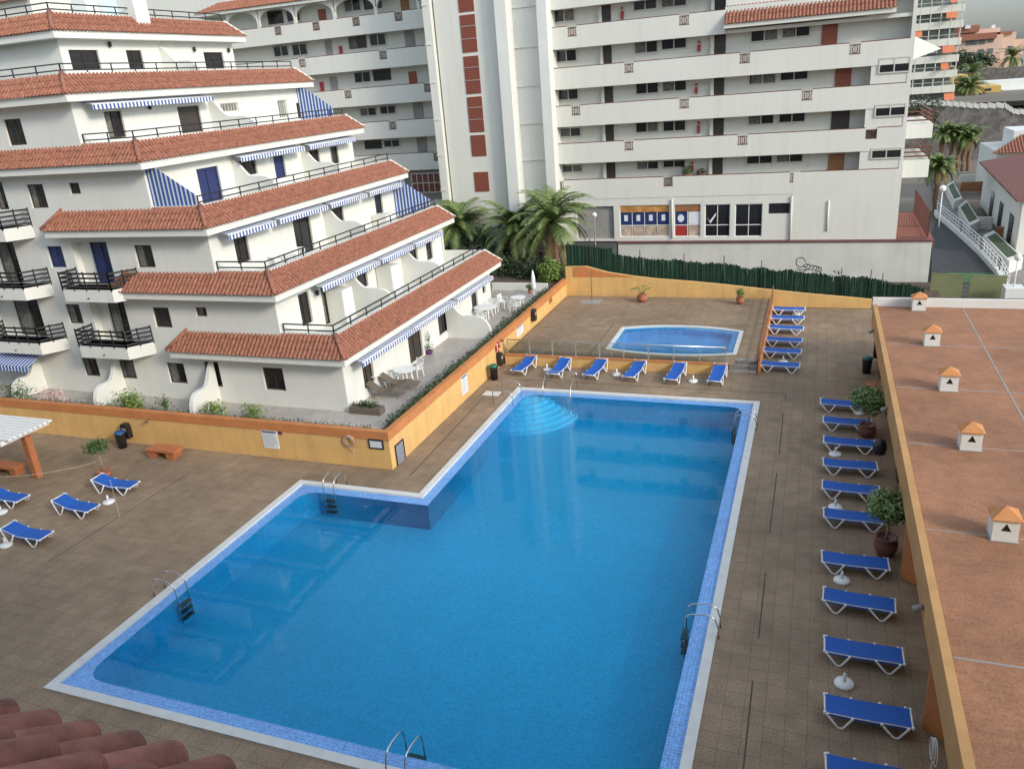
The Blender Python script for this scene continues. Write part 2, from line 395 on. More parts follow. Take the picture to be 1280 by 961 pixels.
# paddling deck
kd = MB(); KZ = .55
kpool = [uz(p, KZ) for p in ((777, 409), (812, 407.5), (850, 408.5), (890, 411.5), (928, 416), (918, 441), (880, 443), (840, 443), (800, 441.5), (757, 438))]
NK = 13; kxs = [-10.82+7.27*i/(NK-1) for i in range(NK)]
def kc(x): return 1-((x+7.185)/3.635)**2
kp = [(x, 46.15+.75*kc(x)) for x in kxs]+[(x, 41.95-.62*kc(x)) for x in reversed(kxs)]
def ins(pts, d_):
    return [(-7.185+(x+7.185)*(1-d_/3.635), 44+(y-44)*(1-d_/2.5)) for x, y in pts]
bb = [(KX0, KY0), (KX1, KY0), (KX1, 53.3), (KX0, 53.3)]
# deck sheet with the pool hole: fan of quads between hole and outer border
xs = kp
top = kp[:NK]; bot = kp[NK:]
kd.add([(x, y, KZ) for x, y in top]+[(x, 53.3, KZ) for x, y in top], [(i, i+1, NK+i+1, NK+i) for i in range(NK-1)])
kd.add([(x, y, KZ) for x, y in bot]+[(x, KY0, KZ) for x, y in bot], [(i, i+1, NK+i+1, NK+i) for i in range(NK-1)])
kd.quad((KX0, KY0, KZ), (kp[0][0], KY0, KZ), (kp[0][0], 53.3, KZ), (KX0, 53.3, KZ))
kd.quad((kp[NK-1][0], KY0+1.15, KZ), (KX1, KY0+1.15, KZ), (KX1, 53.3, KZ), (kp[NK-1][0], 53.3, KZ))
kd.quad((KX1, KY0+1.15, 0), (KX1, 53.3, 0), (KX1, 53.3, KZ), (KX1, KY0+1.15, KZ))
structure(kd, 'raised_deck', 'deck')
stp = MB()
for k in range(3): stp.box(-3.85, KX1-.06, KY0+.38*k, KY0+1.15, KZ/3*k, KZ/3*(k+1)-.004)
structure(stp, 'deck_steps', 'pavement')
kpo = empty('paddling_pool', (-7.2, 44, KZ), 'small blue paddling pool with curved ends and white rim on the raised deck', 'paddling pool')
k1 = ins(kp, .22); k2 = ins(kp, .55); nk = len(kp)
def ring2(mb, a, b, za, zb): return mb.add([(x, y, za) for x, y in a]+[(x, y, zb) for x, y in b], [(i, (i+1) % nk, nk+(i+1) % nk, nk+i) for i in range(nk)])
m_ = MB(); ring2(m_, kp, k1, KZ+.03, KZ+.03); ring2(m_, kp, kp, KZ+.03, KZ-.1); ring2(m_, k1, k1, KZ+.03, KZ-.06); W(m_, 'rim', 'coping', kpo)
m_ = MB(); ring2(m_, k1, k2, KZ-.06, KZ-.06); ring2(m_, k2, k2, KZ-.06, KZ-.42); m_.add([(x, y, KZ-.42) for x, y in k2], [tuple(range(nk))]); W(m_, 'basin', 'kidbasin', kpo)
W(MB().add([(x, y, KZ-.03) for x, y in k1], [tuple(range(nk))]), 'water', 'water', kpo)

# drains
def drain(pts, label):
    mb = MB()
    for a, b in zip(pts, pts[1:]):
        a = Vector(a); b = Vector(b); n = (b-a).cross(Vector((0, 0, 1))).normalized()*.02
        mb.add([a-n, b-n, b+n, a+n], [(0, 1, 2, 3)])
    tag(mb.build('drain_channel', 'draindark'), label, 'drain', 'narrow drain channels in the deck')
e = Vector((0, 0, .006))
drain([uz((512, 595), .006), uz((610, 490), .006)], 'thin dark drain along the bright ochre wall beside the pool')
drain([uz((645, 474), .006), uz((983, 492), .006), uz((981, 500), .006)], 'thin dark drain between the pool and the six loungers below the raised deck')
drain([uz((979, 516), .006), uz((974, 568), .006)], 'short drain right of the far right pool corner')
drain([uz((971, 591), .006), uz((962, 666), .006)], 'drain right of the pool near the sixth lounger')
drain([uz((957, 715), .006), uz((948, 798), .006)], 'drain right of the pool beside the chrome ladder')
drain([uz((941, 850), .006), uz((929, 961), .006)], 'drain right of the pool nearest the camera')
drain([uz((60, 702), .006), uz((250, 582), .006)], 'long diagonal drain across the left deck')
drain([uz((736, 444), KZ+.006), uz((768, 403), KZ+.006), uz((940, 408), KZ+.006)], 'drain bent round the paddling pool')

# ---------------------------------------------------------------- ochre walls round the deck
WX, WY, WZ = -16.47, 26.67, 1.77
ow = empty('planter_wall', (WX, WY, 0), 'ochre rendered retaining wall with orange rim below the terraced building', 'wall')
def slab(x0, x1, y0, y1, z0, z1): return MB().box(x0, x1, y0, y1, z0, z1)
W(slab(-62, WX, WY, WY+.28, 0, WZ-.40).box(WX-.28, WX, WY+.28, 53.6, 0, WZ-.40), 'wall_body', 'orange', ow)
W(slab(-62, WX+.03, WY-.03, WY+.26, WZ-.40, WZ).box(WX-.25, WX+.03, WY+.26, 53.6, WZ-.40, WZ), 'orange_rim', 'orangedark', ow)
structure(slab(-62, WX-.285, WY+.285, 51.2, .2, 1.45), 'house_terrace', 'terrace')
structure(slab(-62, WX-.285, 51.2, 61.5, .0, 1.40), 'garden_bed', 'soil')
# far wall with falling top
prof = [((-16.47), 2.35), (-15.9, 2.62), (-14.6, 2.60), (-12.5, 2.25), (-10, 1.92), (-7.9, 1.72), (-5.2, 1.42), (-2.4, 1.15), (-.4, .92), (2.0, .80), (3.5, .68), (6, .62)]
prof = []
for q in ((716, 334), (732, 333.5), (760, 341), (790, 345.5), (820, 349), (860, 352), (902, 356), (960, 362.5), (1007, 367.5), (1070, 373), (1090, 375)):
    p = uy(q, 53.4); prof.append((p.x, p.z))
prof[0] = (-16.47, prof[0][1])
fw = MB(); fw.prism([(x, 53.4, z) for x, z in prof]+[(prof[-1][0], 53.4, 0), (-16.47, 53.4, 0)], (0, .3, 0))
tag(fw.build('far_deck_wall', 'orange'), 'low ochre wall with wavy falling top at the far edge of the deck', 'wall')
# orange capping band where the wall is tall, on its left
cb = [uy(q, 53.385) for q in ((716, 334), (732, 333.5), (760, 341), (790, 345.5), (790, 346.5), (716, 346.5))]
W(MB().prism([tuple(p) for p in cb], (0, .01, 0)), 'orange_band', 'orangedark', bpy.data.objects['far_deck_wall'])
# green brushwood fence
gf = MB()
tops = [(708, 305), (740, 308), (765, 311), (764, 317), (800, 322), (820, 323.5), (860, 327), (902, 329), (930, 334), (960, 336), (995, 339), (1030, 343), (1070, 346), (1093, 348), (1097, 351), (1125, 354), (1140, 356), (1155, 361)]
bots = [(708, 336), (740, 336), (765, 344), (764, 344), (800, 349), (820, 351), (860, 356), (902, 360), (930, 363), (960, 366), (995, 371), (1030, 374), (1070, 377), (1093, 380), (1097, 381), (1125, 384), (1140, 386), (1155, 388)]
TT = [uy(p, 53.95) for p in tops]; BB = [uy(p, 53.95) for p in bots]
def interp(P, x):
    for a, b in zip(P, P[1:]):
        if a.x <= x <= b.x and b.x > a.x: return a.z+(b.z-a.z)*(x-a.x)/(b.x-a.x)
    return P[-1].z if x > P[-1].x else P[0].z
x = TT[0].x
while x < TT[-1].x:
    zt = interp(TT, x)+random.uniform(-.08, .06)+.16*noise.noise(Vector((x*1.1, 3, 0))); zb = interp(BB, x)-.2; dx = random.uniform(-.02, .02); yy = 53.95+random.uniform(-.03, .03)
    gf.bar((x, yy, zb), (x+dx, yy+random.uniform(-.03, .03), zt), .055, .05); x += .047
gfo = gf.build('brushwood_fence', 'fencegreen'); tag(gfo, 'dark green brushwood screen fence above the far ochre wall', 'fence')
fp = MB()
for q in (738, 800, 855, 905, 952, 1053, 1090, 1105):
    p = uy((q, 330), 53.85); fp.tube([(p.x, 53.85, .5), (p.x, 53.85, interp(TT, p.x)+.55)], .03, 6)
fpo = fp.build('fence_posts', 'iron', gfo)
structure(slab(-14.0, 8.2, 54.2, 62, -1.6, -.4), 'strip_behind_fence', 'soil')

# ---------------------------------------------------------------- generic building bits
def barrel_roof(mb, P0, U, N, L, inset, rise, hip0=True, hip1=True, sp=.225, r=.082, courses=3, over=.06):
    # P0 eave start, U along, N inward (horizontal). columns of barrel tiles
    P0 = Vector(P0); U = Vector(U).normalized(); N = Vector(N).normalized(); Z = Vector((0, 0, 1))
    sl = (N*inset+Z*rise); up = U.cross(sl).normalized()
    if up.z < 0: up = -up
    # base sheet
    a = P0; b = P0+U*L; c = b+sl-(U*inset if hip1 else U*0); d_ = P0+sl+(U*inset if hip0 else U*0)
    mb.quad(a, b, c, d_)
    n = int(L/sp); sp = L/n
    for i in range(n):
        s_ = (i+.5)*sp; t = 1.0
        if hip0: t = min(t, s_/inset)
        if hip1: t = min(t, (L-s_)/inset)
        if t < .05: continue
        k = 0; t0 = -over/sl.length; step = 1.0/courses
        while t0 < t-.01:
            t1 = min(t0+step+(over/sl.length if k == 0 else 0)+.05, t)
            w0 = r*random.uniform(.95, 1.05); w1 = r*.86; j = random.uniform(-.008, .008)
            vs = []
            for tt, rr, h in ((t0, w0, .022), (t1, w1, 0)):
                cpt = P0+U*(s_+j)+sl*tt+up*h
                for q in range(6):
                    an = PI*q/5; vs.append(cpt+U*(math.cos(an)*rr)+up*(math.sin(an)*rr*.85))
            mb.add(vs, [(q, q+1, q+7, q+6) for q in range(5)]+[tuple(range(6))], False)
            t0 = t1-.05 if t1 < t else t; k += 1
    return mb

def holes_sheet(mb, P, u0, u1, z0, z1, holes, depth=.14):
    us = sorted(set([u0, u1]+[h[i] for h in holes for i in (0, 1) if u0 < h[i] < u1]))
    zs = sorted(set([z0, z1]+[h[i] for h in holes for i in (2, 3) if z0 < h[i] < z1]))
    for a, b in zip(us, us[1:]):
        for c, d_ in zip(zs, zs[1:]):
            mu, mz = (a+b)/2, (c+d_)/2
            if any(h[0] < mu < h[1] and h[2] < mz < h[3] for h in holes): continue
            mb.quad(P(a, c, 0), P(b, c, 0), P(b, d_, 0), P(a, d_, 0))
    for h in holes:
        dp = h[4] if len(h) > 4 and h[4] else depth
        a, b, c, d_ = h[:4]
        for p, q in (((a, c), (b, c)), ((b, c), (b, d_)), ((b, d_), (a, d_)), ((a, d_), (a, c))):
            mb.quad(P(*p, 0), P(*q, 0), P(*q, -dp), P(*p, -dp))

def pbox(mb, P, u0, u1, z0, z1, d0, d1):
    vs = [P(u, z, d_) for z in (z0, z1) for u, d_ in ((u0, d0), (u1, d0), (u1, d1), (u0, d1))]
    return mb.add(vs, [(3, 2, 1, 0), (4, 5, 6, 7), (0, 1, 5, 4), (1, 2, 6, 5), (2, 3, 7, 6), (3, 0, 4, 7)])

def window(root, P, u0, u1, z0, z1, d=-.1, frame='brownframe', pane='dark', mull=1, name='window', fw_=.06, curtain=0, rail=0):
    f = MB()
    for a, b, c, e_ in ((u0, u1, z0, z0+fw_), (u0, u1, z1-fw_, z1), (u0, u0+fw_, z0+fw_, z1-fw_), (u1-fw_, u1, z0+fw_, z1-fw_)): pbox(f, P, a, b, c, e_, d-.04, d+.02)
    for k in range(mull):
        um = u0+(u1-u0)*(k+1)/(mull+1); pbox(f, P, um-fw_*.4, um+fw_*.4, z0+fw_, z1-fw_, d-.035, d+.015)
    if rail:
        zm = z0+(z1-z0)*rail; pbox(f, P, u0+fw_, u1-fw_, zm-.03, zm+.03, d-.034, d+.014)
    fo = W(f, name, frame, root)
    W(pbox(MB(), P, u0+.02, u1-.02, z0+.02, z1-.02, d-.06, d-.02), 'pane', pane, fo)
    if curtain:
        ua, ub = (u0+fw_, u0+(u1-u0)*curtain) if curtain > 0 else (u1+(u1-u0)*curtain, u1-fw_)
        cm = MB(); n = 8
        for i in range(n):
            a = ua+(ub-ua)*i/n; b = ua+(ub-ua)*(i+1)/n; o_ = .012*(i % 2)
            pbox(cm, P, a, b, z0+fw_, z1-fw_, d-.019, d-.013+o_)
        W(cm, 'curtain', 'curtain', fo)
    return fo

def front(y): return lambda u, z, d: Vector((u, y-d, z))      # faces -Y
def side(x): return lambda u, z, d: Vector((x+d, u, z))       # faces +X

# ---------------------------------------------------------------- terraced white building
XW = [-19.85, -22.9, -25.9, -28.75, -32.05, -34.8]
FB = [3.94, 6.85, 9.84, 12.81, 15.88, 18.8]
YF = [29.1]*5+[31.8]; YB = [47.4]*5+[44.8]
LE = [-29.17, -32.0, -35.2, -62, -62, -62]
FL = [1.45]+[FB[k]+.45 for k in range(5)]
BR = empty('terraced_apartment_block', (-30, 36, 1.45), 'white stepped apartment block with tiled pent roofs and blue striped awnings', 'apartment block')
wall = MB(); roofm = MB(); curb = MB(); fascia = MB(); rails = []
fwin = {  # floor: (tl, br, kind, mull, curtain)
 4: [((3, 150), (34, 181), 'w', 1, 0)],
 3: [((32, 231), (61, 260), 'w', 1, 0), ((84.5, 229), (101.5, 242.5), 'w', 0, 0), ((-12, 228), (12, 262), 'w', 0, .4)],
 2: [((57, 308), (83.5, 334.7), 'b', 1, 0), ((166, 306.5), (195, 334.7), 'w', 1, .4)],
 1: [((80.5, 380), (105, 405), 'w', 1, .5), ((189, 384), (216, 410), 'w', 1, 0), ((243, 384), (259.5, 396), 'w', 0, 0)],
 0: [((101, 447), (126, 471), 'w', 2, .3), ((143, 445.5), (172, 474), 'w', 0, .3), ((207, 453), (235, 480), 'w', 1, .5), ((254, 451.5), (279, 484), 'w', 0, .3), ((326.5, 459), (358, 489), 'w', 1, 0), ((11, 455), (28, 466), 'w', 0, 0)],
}
loggia = {2: [((88, 303), (146, 356)), ((-30, 303), (32, 357))], 1: [((110, 375), (163, 411)), ((-14, 373), (55, 405))], 3: []}
swin = {
 5: [((85, 62.5), (128, 87.5), 'w', 1, 0), ((157, 63), (182, 87), 'w', 1, 0), ((209.5, 64.5), (227.5, 71), 'w', 0, 0), ((254, 65.5), (282, 86), 'w', 1, 0)],
 4: [((129, 140), (159, 171), 'w', 1, .4), ((221, 134), (255, 164), 'd', 0, 0), ((275, 130), (299, 139), 'v', 5, 0), ((346, 126), (361, 147), 'v', 4, 0), ((370, 129), (385, 147), 'w', 1, -.5)],
 3: [((245, 212), (281, 251), 'b', 1, 0), ((297, 202), (322.5, 217), 'w', 1, 0), ((341, 196), (359, 221), 'b', 0, 0), ((384, 189), (401, 204), 'w', 1, 0), ((412, 184), (425, 204), 'w', 0, .4)],
 2: [((291, 296), (314.5, 325), 'w', 1, 0), ((365, 274), (394, 314), 'w', 1, 0), ((412.5, 262), (431, 276), 'w', 0, 0), ((467.5, 244), (480, 266), 'w', 0, 0)],
 1: [((372, 369), (392, 402), 'w', 1, 0), ((400, 359), (430, 409), 'w', 1, .35), ((445, 340), (461, 357), 'w', 0, 0), ((476, 327), (489, 351), 'w', 0, .5), ((510.5, 310), (523, 326), 'w', 0, 0), ((532, 304), (542, 322.5), 'w', 0, 0), ((551, 294), (560, 318), 'w', 0, 0)],
 0: [((451, 449), (469, 477), 'd', 1, 0), ((508, 411), (531, 452), 'd', 1, 0), ((546, 388), (561, 412), 'w', 0, 0), ((588, 360), (598, 384), 'w', 0, 0), ((602.6, 355), (607.5, 365), 'w', 0, 0)],
}
STY = {'w': ('brownframe', 'dark'), 'b': ('blue_door', 'blue_door'), 'd': ('brownframe', 'darkdoor'), 'v': ('alu', 'curtain')}
for k in range(6):
    xw, yf, yb, fb, fl = XW[k], YF[k], YB[k], FB[k], FL[k]
    zt = fb+.02
    # front face
    z0 = fl if k == 0 else FB[k-1]-.0
    z0w = 1.45 if k == 0 else FB[k-1]+.02
    P = front(yf); holes = []
    for (tl, br, ty, mu, cu) in fwin.get(k, []):
        a = uy(tl, yf); b = uy(br, yf)
        h = (a.x, b.x, max(b.z, fl+.02), min(a.z, fb-.05)); holes.append(h)
        fr_, pn = STY[ty]
        if ty == 'w' and not cu and random.random() < .55: cu = random.choice((.35, -.4, .5))
        window(BR, P, h[0], h[1], h[2], h[3], -.12, fr_, pn, mu, curtain=cu)
    for tl, br in loggia.get(k, []):
        a = uy(tl, yf); b = uy(br, yf); h = (a.x, b.x, fl+.02, min(a.z, fb-.04), .4); holes.append(h)
        pbox(wall, front(yf+.4), h[0]-.05, h[1]+.05, h[2]-.1, h[3]+.1, -.05, .0)
        dw = (h[1]-h[0])
        window(BR, front(yf+.4), h[1]-dw*.62, h[1]-.08, fl+.05, fl+2.15, .06, 'blue_door' if (k == 2 and tl[0] > 50) else 'brownframe', 'blue_door' if (k == 2 and tl[0] > 50) else 'dark', 1, curtain=0 if (k == 2 and tl[0] > 50) else .45, name='balcony_door')
    holes_sheet(wall, P, -62, xw, z0w, zt, holes)
    # side face
    P = side(xw); holes = []
    for (tl, br, ty, mu, cu) in swin.get(k, []):
        a = ux(tl, xw); b = ux(br, xw)
        y0, y1 = min(a.y, b.y), max(a.y, b.y)
        h = (max(y0, yf+.3), min(y1, yb-.2), max(b.z, fl+.04), min(a.z, fb-.06)); 
        if h[3]-h[2] < .3 or h[1] <= h[0]: continue
        holes.append(h); fr_, pn = STY[ty]
        window(BR, P, h[0], h[1], h[2], h[3], -.12, fr_, pn, mu, curtain=cu)
    holes_sheet(wall, P, yf, yb, z0w, zt, holes)
    wall.quad((xw, yb, z0w), (-62, yb, z0w), (-62, yb, zt), (xw, yb, zt))
    # slab with fascia
    xe, ye0, ye1 = xw+.69, yf-.75, yb+.7
    wb = -62 if k == 5 else XW[k+1]-.2
    fascia.box(wb, xe-.06, yf+.003, ye1-.06, fb, fb+.34)
    fascia.box(wb, xe-.9, yf+.2, ye1-.9, fb+.342, fb+.45 if k < 5 else fb+1.1)
    fascia.box(LE[k]+.1, xe-.06, ye0+.06, yf+.003, fb, fb+.33)
    fascia.box(wb if wb > -60 else -61, xe-.06, ye0+.062, yf+.002, fb+.002, fb+.33) if False else None
    zr = fb+.36
    barrel_roof(roofm, (xe, ye0, zr), (0, 1, 0), (-1, 0, 0), ye1-ye0, .85, .84)
    barrel_roof(roofm, (LE[k], ye0, zr), (1, 0, 0), (0, 1, 0), xe-LE[k], .85, .84, hip0=(k < 3))
    # hips
    for (a, b) in (((xe, ye0, zr+.05), (xe-.85, ye0+.85, zr+.92)),) + ((((LE[k], ye0, zr+.05), (LE[k]+.85, ye0+.85, zr+.92)),) if k < 3 else ()):
        roofm.tube([a, b], .1, 8)
    # white verge on the hipped ends
    curb.bar((xe, ye1, zr+.02), (xe-.85, ye1-.85, zr+.90), .13, .1)
    if k < 3: curb.bar((LE[k]-.06, ye0+.02, zr+.02), (LE[k]+.79, ye0+.85, zr+.90), .1, .1)
    # curb wall round the terrace
    ct = fb+1.235
    xc = xe-.85; yc = ye0+.85
    curb.box(xc-.22, xc+.02, yc+.02, ye1-.83, fb+.45, ct)
    if k < 5:
        curb.box((XW[k+1] if k < 4 else -62), xc+.02, yc-.02, yc+.18, fb+.45, ct)
        curb.box(XW[k+1], xc-.22, ye1-1.05, ye1-.83, fb+.45, ct)
    else:
        curb.box(-62, xc+.02, yc-.02, yc+.18, fb+.45, ct); curb.box(-62, xc-.2, ye1-1.05, ye1-.83, fb+.45, ct)
    # railing
    rl = MB(); xr = xc-.1; yr = yc+.08
    pts = [((XW[k+1]+.05) if k < 4 else -62, yr), (xr, yr), (xr, ye1-.95)]
    if k == 0: pts = [(-22.8, yr), (xr, yr), (xr, ye1-.95)]
    for a, b in zip(pts, pts[1:]):
        a3 = Vector((*a, 0)); b3 = Vector((*b, 0)); L = (b3-a3).length; n = max(1, round(L/1.45))
        for zz in (ct+.13, ct+.40): rl.bar((a[0], a[1], zz), (b[0], b[1], zz), .05, .055)
        for i in range(n+1):
            q = a3.lerp(b3, i/n); rl.bar((q.x, q.y, ct-.02), (q.x, q.y, ct+.40), .045, .045)
    W(rl, 'railing', 'iron', BR)
W(wall, 'wall', 'white', BR); W(fascia, 'floor_slabs', 'white', BR); W(curb, 'terrace_parapet', 'white', BR)
W(roofm, 'roof', 'tile', BR)

# curved dividing walls on the terraces
def wave(root, x0, x1, y, zf, zh, zl, axis='x', th=.16, name='dividing_wall', mat='white'):
    # x0 at the house, x1 at the outer end
    pr_ = []; n = 22
    for i in range(n+1):
        t = i/n
        if t < .42: q = t/.42; z = zh+(zl-zh)*(3*q*q-2*q**3)
        else:
            q = (t-.42)/.58; z = zf+(zl-zf)*math.sqrt(max(0, 1-(max(0, q-.35)/.65)**2.6))
        pr_.append((x0+(x1-x0)*t, z))
    if axis == 'x': pts = [(a, y, z) for a, z in pr_]+[(x1, y, zf), (x0, y, zf)]; v = (0, th, 0)
    else: pts = [(y, a, z) for a, z in pr_]+[(y, x1, zf), (y, x0, zf)]; v = (th, 0, 0)
    mb = MB().prism(pts, v); return W(mb, name, mat, root)
for k, q in ((5, (250, 86)), (4, (322, 154)), (3, (347, 230)), (3, (427, 212)), (2, (461, 288)), (1, (495, 374)), (1, (557, 340)), (0, (606, 423))):
    if k == 0: xo = -17.0; y = uz(q, 1.5).y
    else:
        xo = XW[k-1]+.69-.9; y = ux(q, xo).y
    wave(BR, XW[k]+.01, xo, y, FL[k], FB[k]-.25, FL[k]+1.35)
# side striped curtains
def cloth(pts, mat, name, root): return W(MB().prism(pts, (0, .02, 0)), name, mat, root)
for k, y, lo in ((3, 29.25, 0), (4, 46.9, 1), (2, 46.9, 1)):
    x0 = XW[k]; x1 = XW[k]+2.55; f = FL[k]
    cloth([(x0, y, f+.05), (x1, y, f+.05 + (.8 if lo else .8)), (x1, y, f+1.25), (x0+.6, y, FB[k]-.02), (x0, y, FB[k]-.02)], 'stripeX', 'striped_side_screen', BR)
# striped awnings under the eaves of the long side
aw = {0: [((446, 458), (520, 412)), ((521, 411), (572, 376)), ((574, 374), (618, 344))], 1: [((405, 361), (446, 344)), ((447, 343), (478, 330)), ((480, 329), (520, 312)), ((522, 311), (556, 296))],
      2: [((278, 297), (348, 279)), ((352, 277), (412, 261)), ((415, 259), (461, 245)), ((464, 243), (504, 229))], 3: [((303, 200), (345, 191)), ((346, 190), (382, 183)), ((388, 182), (446, 171))], 4: [((112, 131), (268, 122))]}
for k, L in aw.items():
    xe = XW[k]+.69
    for a, b in L:
        y0 = ux(a, xe+.25).y; y1 = ux(b, xe+.25).y
        m = MB(); zt = FB[k]-.04
        y0 = max(y0, YF[k]+.4); y1 = min(y1, YB[k]+.4)
        m.add([(XW[k]+.1, y0, zt), (XW[k]+.1, y1, zt), (xe+.16, y1, zt-.14), (xe+.16, y0, zt-.14)], [(0, 1, 2, 3)])
        n = max(4, int((y1-y0)/.24)); vs = []; fs = []
        for i in range(n+1):
            yy = y0+(y1-y0)*i/n; vs += [(xe+.165, yy, zt-.14), (xe+.17, yy, zt-.37)]
        for i in range(n): fs.append((2*i, 2*i+2, 2*i+3, 2*i+1))
        m.add(vs, fs)
        ao = W(m, 'striped_awning', 'stripeY', BR)
        W(MB().tube([(xe+.15, y0, zt-.13), (xe+.15, y1, zt-.13)], .03, 6), 'front_bar', 'plastic', ao)
# balconies on the front
def balcony(k, ql, qr, z=None, wl=None):
    yo = 28.05; xl = uy(ql, yo).x; xr = uy(qr, yo).x; fl = FL[k]; zb = fl-.55; wr = xr+.75
    out = [(xl, 29.1), (xl, yo), (xr, yo), (wr, 29.1)]
    b = MB().prism([(x_, y_, zb) for x_, y_ in out], (0, 0, .62)); 
    b.add([(x_, y_, fl+.07) for x_, y_ in out], [(0, 1, 2, 3)])
    o = W(b, 'balcony', 'white', BR)
    r = MB()
    for a, c in zip(out, out[1:]):
        A = Vector((*a, 0)); B = Vector((*c, 0)); 
        for j in range(4): zz = fl+.2+.22*j; r.bar((A.x, A.y, zz), (B.x, B.y, zz), .03, .09)
        n = max(1, round((B-A).length/.7))
        for i in range(n+1):
            q = A.lerp(B, i/n); r.bar((q.x, q.y, fl), (q.x, q.y, fl+.95), .05, .05)
    W(r, 'railing', 'iron', o)
    W(MB().tube([((xl+xr)/2, yo, zb+.2), ((xl+xr)/2, yo-.07, zb+.19)], .035, 8), 'drain_spout', 'iron', o)
balcony(2, (77, 357), (138, 358)); balcony(1, (98, 429), (157, 431)); balcony(2, (-30, 355), (27, 355)); balcony(1, (-14, 425), (48, 425)); balcony(3, (-40, 285), (3, 286))
# ground awning at far left
m = MB(); 
xl = uy((-30, 445), 28.6).x; xr = uy((52, 445), 28.6).x
m.add([(xl, 29.05, 3.8), (xr, 29.05, 3.8), (xr, 27.7, 3.25), (xl, 27.7, 3.25)], [(0, 1, 2, 3)]); m.add([(xl, 27.7, 3.25), (xr, 27.7, 3.25), (xr, 27.68, 2.95), (xl, 27.68, 2.95)], [(0, 1, 2, 3)])
W(m, 'striped_awning', 'stripeX', BR)
# curved walls in front of the ground floor
for q in ((34, 491), (140, 497), (257, 507)):
    p = uz(q, 1.6); wave(BR, 29.1, WY+.42, p.x, 1.45, FB[0]-.35, 2.55, axis='y', th=.22)
# chimneys and the roof box on top
for q, w_ in (((97, 1), 1.0), ((155, 1), 1.1)):
    p = uy(q, 37); W(slab(p.x-w_/2, p.x+w_/2, 37, 38, 19.5, p.z+1.2).box(p.x-w_/2-.08, p.x+w_/2+.08, 36.92, 38.08, p.z+1.2, p.z+1.35), 'chimney', 'white', BR)
lampm = MB()
for k, q in ((5, (135, 56)), (5, (241, 62)), (5, (284, 63)), (4, (185, 134)), (1, (394, 366))):
    p = ux(q, XW[k]); lampm = MB().lathe([(.03, 0), (.09, .05), (.09, .22), (.03, .28)], (XW[k]+.12, p.y, p.z-.14), 8); W(lampm, 'wall_lamp', 'iron', BR)

# ---------------------------------------------------------------- big white gallery block
FY = 62.4; RY = 63.5
GB = empty('gallery_apartment_block', (-6, FY, 2.6), 'long white apartment block with open galleries and a stair tower behind the deck', 'apartment block')
def bots_z(px, yy): return [uy(p, yy).z for p in px]
PB = bots_z([(690, 13), (690, 63), (690, 113.3), (690, 160), (690, 206)], FY)
PH = 1.52
xL = uy((688, 150), FY).x; xR = uy((1134, 150), FY).x; xT0 = uy((907, 20), FY).x; xT1 = uy((1120, 20), FY).x
notch = {0: [], 1: [715, 855], 2: [], 3: [], 4: [], 5: []}
# rows: index in PB ; notches as image points on the parapet top
rows = [  # bottom z, notches (px)
 (PB[0], []), (PB[1], [(715, 43), (855, 25)]), (PB[2], [(786, 87), (931, 72), (1069, 58)]), (PB[3], [(720, 143), (855, 131), (1008.6, 120)]),
 (PB[4], [(786, 186), (928, 178), (1089, 168)]), (PB[4]-2.79, [(700, 240), (835, 238), (993, 234)])]
par = MB(); cap = MB(); grills = []
def gallery_row(par, cap, root, x0, x1, y, zb, nt_, h=PH, th=.14):
    xs = sorted(uy(q, y).x for q in nt_); nw = .36; segs = []; c = x0
    for xn in xs: segs.append((c, xn-nw)); c = xn+nw
    segs.append((c, x1))
    for a, b in segs:
        par.box(a, b, y, y+th, zb, zb+h)
        cap.bar((a, y+.07, zb+h+.03), (b, y+.07, zb+h+.03), .06, .06)
    for xn in xs:
        par.box(xn-nw, xn+nw, y, y+th, zb, zb+h-.72)
        g = MB(); z0 = zb+h-.72
        for i in range(5): g.bar((xn-nw+.08+i*.14, y+.06, z0), (xn-nw+.08+i*.14, y+.06, z0+.66), .035, .035)
        g.tube([(xn+.17*math.cos(a), y+.04, z0+.33+.25*math.sin(a)) for a in [2*PI*i/10 for i in range(11)]], .025, 5, False)
        g.bar((xn-nw, y+.06, z0+.05), (xn+nw, y+.06, z0+.05), .05, .05); g.bar((xn-nw, y+.06, z0+.6), (xn+nw, y+.06, z0+.6), .05, .05)
        W(g, 'iron_grille', 'rediron', root)
for i, (zb, nt_) in enumerate(rows):
    x0, x1 = (xL, xR) if i > 1 else (xL, xT0)
    if i == 5: x0 = uy((620, 240), FY).x
    gallery_row(par, cap, GB, x0, x1 if i != 2 else xR+.0, FY, zb, nt_)
    if i < 5: par.box(x0, xR, FY+.142, RY+.1, zb, zb+.22)
# ground storey wall below the last row
GZ = 2.62
zb5 = rows[5][0]
W(par, 'gallery_parapets', 'white2', GB); W(cap, 'parapet_handrails', 'rediron', GB)
gw = MB(); P = front(FY+.03)
shop = [((774, 257.5), (837, 296)), ((842.5, 256), (875.5, 296)), ((881, 256), (912, 296)), ((919, 255.5), (952, 296)), ((961, 254.5), (987, 267)), ((720, 259), (768, 299))]
hl = []
for tl, br in shop:
    a = uy(tl, FY); b = uy(br, FY); hl.append((a.x, b.x, max(b.z, GZ+.06), a.z, .25))
holes_sheet(gw, P, uy((620, 240), FY).x, xR, GZ, zb5+.01, hl, .25)
gw.box(uy((990, 260), FY).x, xR, FY-.006, FY+.025, GZ, zb5+PH-.002) 
W(gw, 'ground_storey_wall', 'white2', GB)
W(MB().box(xL-.5, xR-.05, FY+.5, RY, GZ-.5, zb5), 'shop_interior', 'darkdoor', GB)
